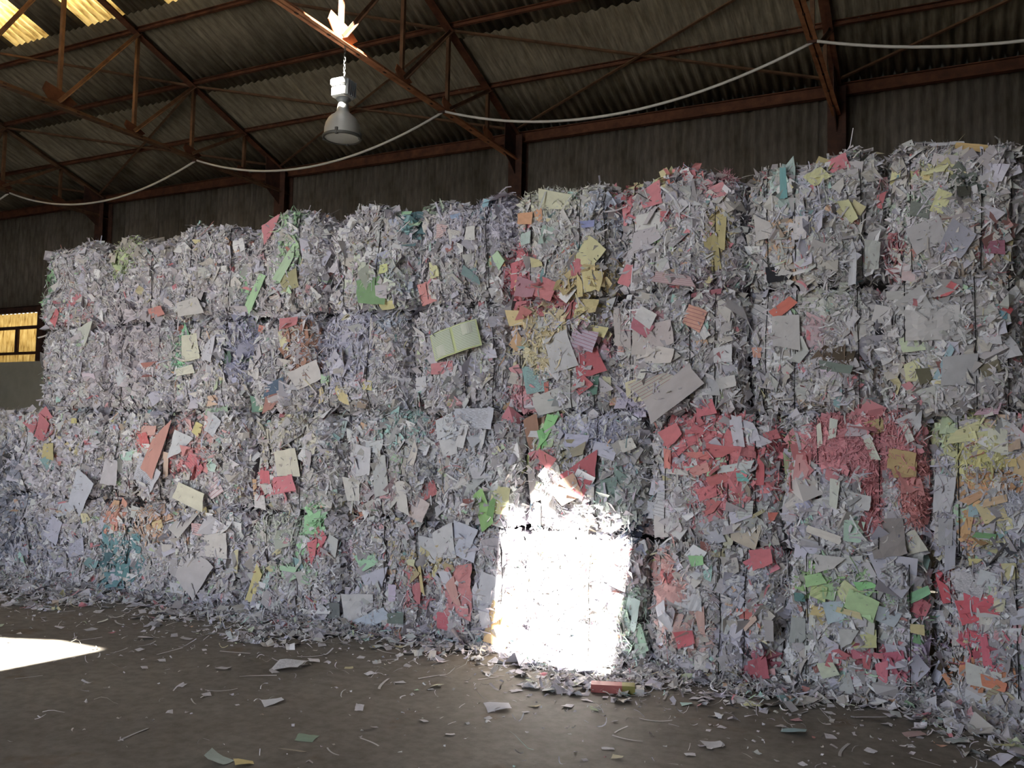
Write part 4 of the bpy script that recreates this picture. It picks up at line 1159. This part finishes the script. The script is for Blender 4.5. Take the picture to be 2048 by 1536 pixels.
for sg in (-1, 1):
    page(sg, 'cover', M_SHEET, W2, H2, GREEN, 0.0)
    page(sg, 'page', M_PAGE, W2 - 0.022, H2 - 0.02, hexc('b4beaa'), 0.006, 0.012, 0.0)
    page(sg, 'page_block', M_SHEET, W2 - 0.12, 0.08, hexc('bec6ae'), 0.010, 0.09, 0.05 * sg)

# ------------------------------------------------------------------ floor litter
def floor_cloud(P, n_strip, n_bit, tint, share):
    N_ = unit(np.tile(np.array([[0.0, 0.0, 1.0]]), (len(P), 1)) + RNG.normal(0, .25, (len(P), 3)))
    return shred_cloud(P, N_, P[:, 0], P[:, 2] - 5, n_strip, n_bit, tint, share, 0.0, (0.002, 0.012))


# drift of shreds along the foot of the pile
ns, nb = 10000, 9000
n = ns + nb
X = RNG.uniform(-10.4, 0.9, n)
dd = RNG.exponential(0.17, n) * (1 + 0.5 * np.sin(X * 2.3) + 0.3 * np.sin(X * 5.1))
dd = np.clip(np.abs(dd), 0, 0.9)
P = np.stack([X, D + 0.02 - dd, 0.004 + RNG.random(n) * 0.10 * np.exp(-dd / 0.10)], -1)
V, Q, C = floor_cloud(P, ns, nb, (.92, .93, 1.0), 0.07)
V[:, 2] = np.maximum(V[:, 2], 0.002)
o = link('paper_litter', np_mesh('paper_litter', V, Q, M_SHRED, C))
tag(o, 'drift of loose shreds and torn scraps along the foot of the bale wall', 'paper litter', None, 'stuff')
# crumbs and thin strips scattered over the open floor
ns, nb = 900, 1500
n = ns + nb
X = RNG.uniform(-10.5, 1.2, n)
dd = 0.15 + RNG.exponential(0.85, n)
P = np.stack([X, D - dd, np.full(n, 0.004)], -1)
sc = 0.45
N_ = unit(np.tile(np.array([[0.0, 0.0, 1.0]]), (n, 1)) + RNG.normal(0, .12, (n, 3)))
V, Q, C = shred_cloud(P, N_, X, P[:, 2] - 5, ns, nb, (1, .98, .95), 0.05, 0.0, (0.001, 0.006))
k = 10
cs = np.concatenate([np.repeat(np.arange(ns), 10), ns + np.repeat(np.arange(nb), 6)])
cen = P[cs]
fac = np.where(cs < ns, 0.8, 0.34)[:, None]
V = cen + (V - cen) * fac
V[:, 2] = np.maximum(V[:, 2], 0.002)
o = link('paper_crumbs', np_mesh('paper_crumbs', V, Q, M_SHRED, C))
tag(o, 'tiny paper crumbs and threads scattered over the bare concrete floor', 'paper crumbs', None, 'stuff')

# scraps on the floor, each its own thing
FLOOR_N = """205 1245 24 22 10 c8cdb9 s|pale greenish folded scrap standing alone on the floor at the left
575 1338 72 22 -5 c8c8cd t|white torn envelope piece with a dark band, flat on the floor at left
548 1407 46 22 15 bebec3 s|crumpled white scrap on the floor below the torn envelope piece
610 1478 50 22 0 6e8c6e s|dull green torn scrap on the floor near the bottom edge
580 1505 64 14 0 8c8269 s|dull brown flat scrap just below the green torn scrap
437 1524 60 24 -10 8ca096 s|greyish green sheet cut by the bottom edge
487 1530 46 18 10 d7be3c s|yellow sheet at the bottom edge beside the greyish green one
955 1320 28 18 0 e1e1e4 c|crumpled white ball of paper left of the sunlit floor
995 1418 60 16 5 c8c8d2 s|folded white leaflet on the floor in the middle foreground
875 1374 30 14 -10 b4b98c s|pale yellow-green scrap on the floor in the middle
900 1470 22 12 0 d2d2d7 s|small white scrap lying alone in the middle foreground
1140 1358 40 12 0 b4a5c3 s|lilac-white sheet on the floor just below the sunlit patch
1225 1363 28 10 0 cdcdd2 s|white scrap behind the red carton piece
1345 1354 34 14 0 beb946 s|yellow crumpled scrap by the foot of the bales right of the sunlight
1505 1412 44 18 -15 c3c878 s|bright pale yellow scrap on the right floor
1600 1408 60 26 10 a09a91 s|beige flattened sheet at the edge of the litter on the right
1588 1466 46 22 -10 6e969b s|small heap of blue-green plastic film on the right floor
1740 1440 72 11 -8 cdcdd7 s|long white strip on the floor, left of two alike strips
1830 1443 72 11 -12 cdcdd7 s|long white strip on the floor, right of two alike strips
1955 1455 74 18 -18 b4c3c3 s|torn white and blue strip near the right edge
1740 1406 46 12 -10 cdb9be s|pale pinkish sheet at the edge of the litter on the right
1815 1410 48 10 8 c3c3cd s|flat white sheet by the pinkish one
1925 1418 86 20 -12 c3c6d2 s|wide curved white sheet below the rightmost bales
2008 1498 46 22 -15 c8c86e s|pale yellow crumpled scrap near the right edge of the foreground
1915 1485 50 30 0 96a5a5 s|grey and teal crumpled bag scrap near the right edge
1885 1492 20 9 0 cd8c64 s|orange scrap beside the grey and teal bag scrap
1828 1472 36 12 0 9b7873 s|dull red-brown scrap on the right floor
1435 1434 24 16 -20 cdcdc3 s|white folded card piece on the floor below the right bales
1425 1492 42 14 5 c8c8cd s|small white leaflet folded in two on the right foreground
1380 1510 26 14 0 bebec3 s|white torn scrap left of the folded leaflet, near the bottom edge
745 1296 16 12 -30 d7c828 s|small bright yellow scrap at the foot of the bales in the middle
330 1186 38 26 -10 c3c3cd c|crumpled white sheet standing against the foot of the left bales
100 1163 30 10 0 c8646e s|pinkish scrap in the litter at the far left
285 1213 70 12 -8 b4b4c3 s|large greyish white sheet at the edge of the litter at left
360 1197 44 10 10 be6455 s|rust-red scrap at the foot of the left bales
1965 1392 70 16 -14 c3c6d7 s|curled white sheet leaning at the foot of the rightmost bales
2000 1376 14 40 -25 c3c3c8 s|upright curled white strip leaning on the rightmost bale""".split('\n')


def lay(px, py, w, h, an, colour, kind, lift=0.012, tilt=0.10, sc=1.0):
    P = at_floor(px, py)
    kx = np.linalg.norm(at_floor(px + 5, py) - at_floor(px - 5, py)) / 10
    ky = np.linalg.norm(at_floor(px, py - 3) - at_floor(px, py + 3)) / 6
    ww, hh = w * kx * sc, max(min(h * ky, w * kx * 0.65), 0.3 * w * kx) * sc
    ww *= 0.88
    if w > 4 * h: hh = 0.2 * ww
    # the picture's horizontal direction on the floor
    T0 = Vector((math.cos(YAW), math.sin(YAW), 0)); 
    a = math.radians(an * 2.2)
    T = Vector((T0.x * math.cos(a) - T0.y * math.sin(a), T0.x * math.sin(a) + T0.y * math.cos(a), 0))
    N = (Vector((0, 0, 1)) + Vector((random.gauss(0, tilt), random.gauss(0, tilt), 0))).normalized()
    T = (T - N * T.dot(N)).normalized(); B = N.cross(T)
    me = (CRUMPLE[random.randrange(4)] if kind == 'c' else SHEETS[kind][random.randrange(NV)])
    o = bpy.data.objects.new('paper_scrap', me)
    d = min(ww, hh) * (0.45 if kind != 'c' else 0.6)
    lo = min(v.co.x * T.z * ww + v.co.y * B.z * hh + v.co.z * N.z * d for v in me.vertices)
    o.matrix_basis = Matrix(((T.x * ww, B.x * hh, N.x * d, P[0]), (T.y * ww, B.y * hh, N.y * d, P[1]), (T.z * ww, B.z * hh, N.z * d, 0.0015 - lo), (0, 0, 0, 1)))
    o.color = (*colour, 1)
    COL.objects.link(o)
    return o


for l in FLOOR_N:
    a, lb = l.split('|')
    px, py, w, h, an, hx, k = a.split()
    o = lay(float(px), float(py), float(w), float(h), float(an), hexc(hx, 1.6), k)
    tag(o, lb, 'paper scrap', 'larger paper scraps on the floor')

# red carton piece
Pc = at_floor(1234, 1384)
ct = empty('carton_piece', (Pc[0], Pc[1], 0)); tag(ct, 'flattened red carton piece with an olive end on the floor by the sunlight', 'carton')
T0 = Matrix.Rotation(YAW - 0.12, 4, 'Z')
M_RED, _, _ = new_mat('red_card', (0.40, 0.13, 0.12), 0.6)
M_OLV, _, _ = new_mat('olive_card', (0.27, 0.25, 0.08), 0.6)
M_WHC, _, _ = new_mat('torn_white_card', (0.62, 0.60, 0.58), 0.8)
for x0_, x1_, mm, nm in ((-0.16, 0.03, M_RED, 'red_panel'), (0.03, 0.11, M_OLV, 'olive_panel'), (0.11, 0.165, M_WHC, 'torn_end')):
    ob = MB().box(x0_, x1_, -0.045, 0.045, 0.002, 0.05 if nm != 'torn_end' else 0.036).obj(nm, mm, ct); ob.matrix_basis = T0

# anonymous scraps: white and coloured ones, and thin strips
rg = random.Random(9)
SPOTS = []
def free_spot():
    while True:
        px = rg.uniform(-20, 2060)
        base = 1170 + (px - 200) * 0.128
        py = base + 18 + rg.expovariate(1 / 75.0)
        if py < 1530:
            q = at_floor(px, py)[:2]
            if all(abs(q[0] - s[0]) + abs(q[1] - s[1]) > 0.11 for s in SPOTS):
                SPOTS.append(q); return px, py
for i in range(240):
    px, py = free_spot()
    if i % 3 == 0: py = 1172 + (px - 200) * 0.128 + rg.uniform(0, 45)
    s = rg.uniform(8, 22) if i % 3 else rg.uniform(16, 38)
    g = rg.choice([0.62, 0.68, 0.55, 0.72])
    o = lay(px, py, s * rg.uniform(.9, 1.7), s * 0.5, rg.uniform(-40, 40), (g, g * .98, g * 1.02), 's', 0.006)
    tag(o, 'small white or grey torn paper scrap lying on the concrete floor', 'paper scrap', 'small white scraps on the floor')
for i in range(26):
    px, py = free_spot()
    s = rg.uniform(8, 20)
    c = TINTS[rg.choice([0, 2, 3, 4, 5, 6, 8, 15])] * .85
    o = lay(px, py, s * 1.3, s * 0.5, rg.uniform(-40, 40), tuple(c), 's', 0.006)
    tag(o, 'small coloured torn paper scrap lying on the concrete floor', 'paper scrap', 'small coloured scraps on the floor')
STRIPS = []
for i in range(6):
    P_ = np.array([[0, 0, 0.0]]); rr = np.random.default_rng(i)
    V, Q, k = ribbons(P_, np.array([[0, 0, 1.0]]), np.array([[1.0, 0, 0]]), np.array([1.0]), np.array([0.07]), np.array([rr.uniform(0.02, 0.06)]), np.array([rr.uniform(-.14, .14)]), 8, 0.0, 0.5)
    V[:, 2] -= V[:, 2].min()
    STRIPS.append(np_mesh('paper_strip', V, Q, M_SHEET))
for i in range(70):
    px, py = free_spot()
    P_ = at_floor(px, py)
    o = bpy.data.objects.new('paper_strip', rg.choice(STRIPS))
    L_ = rg.uniform(0.07, 0.24)
    o.matrix_basis = Matrix.Translation((P_[0], P_[1], 0.003)) @ Matrix.Rotation(rg.uniform(0, math.pi), 4, 'Z') @ Matrix.Diagonal((L_, L_, L_ * .5, 1))
    g = rg.uniform(.5, .72); o.color = (g, g * .98, g * .97, 1)
    COL.objects.link(o)
    tag(o, 'thin curled strip of white paper lying on the concrete floor', 'paper strip', 'thin paper strips on the floor')
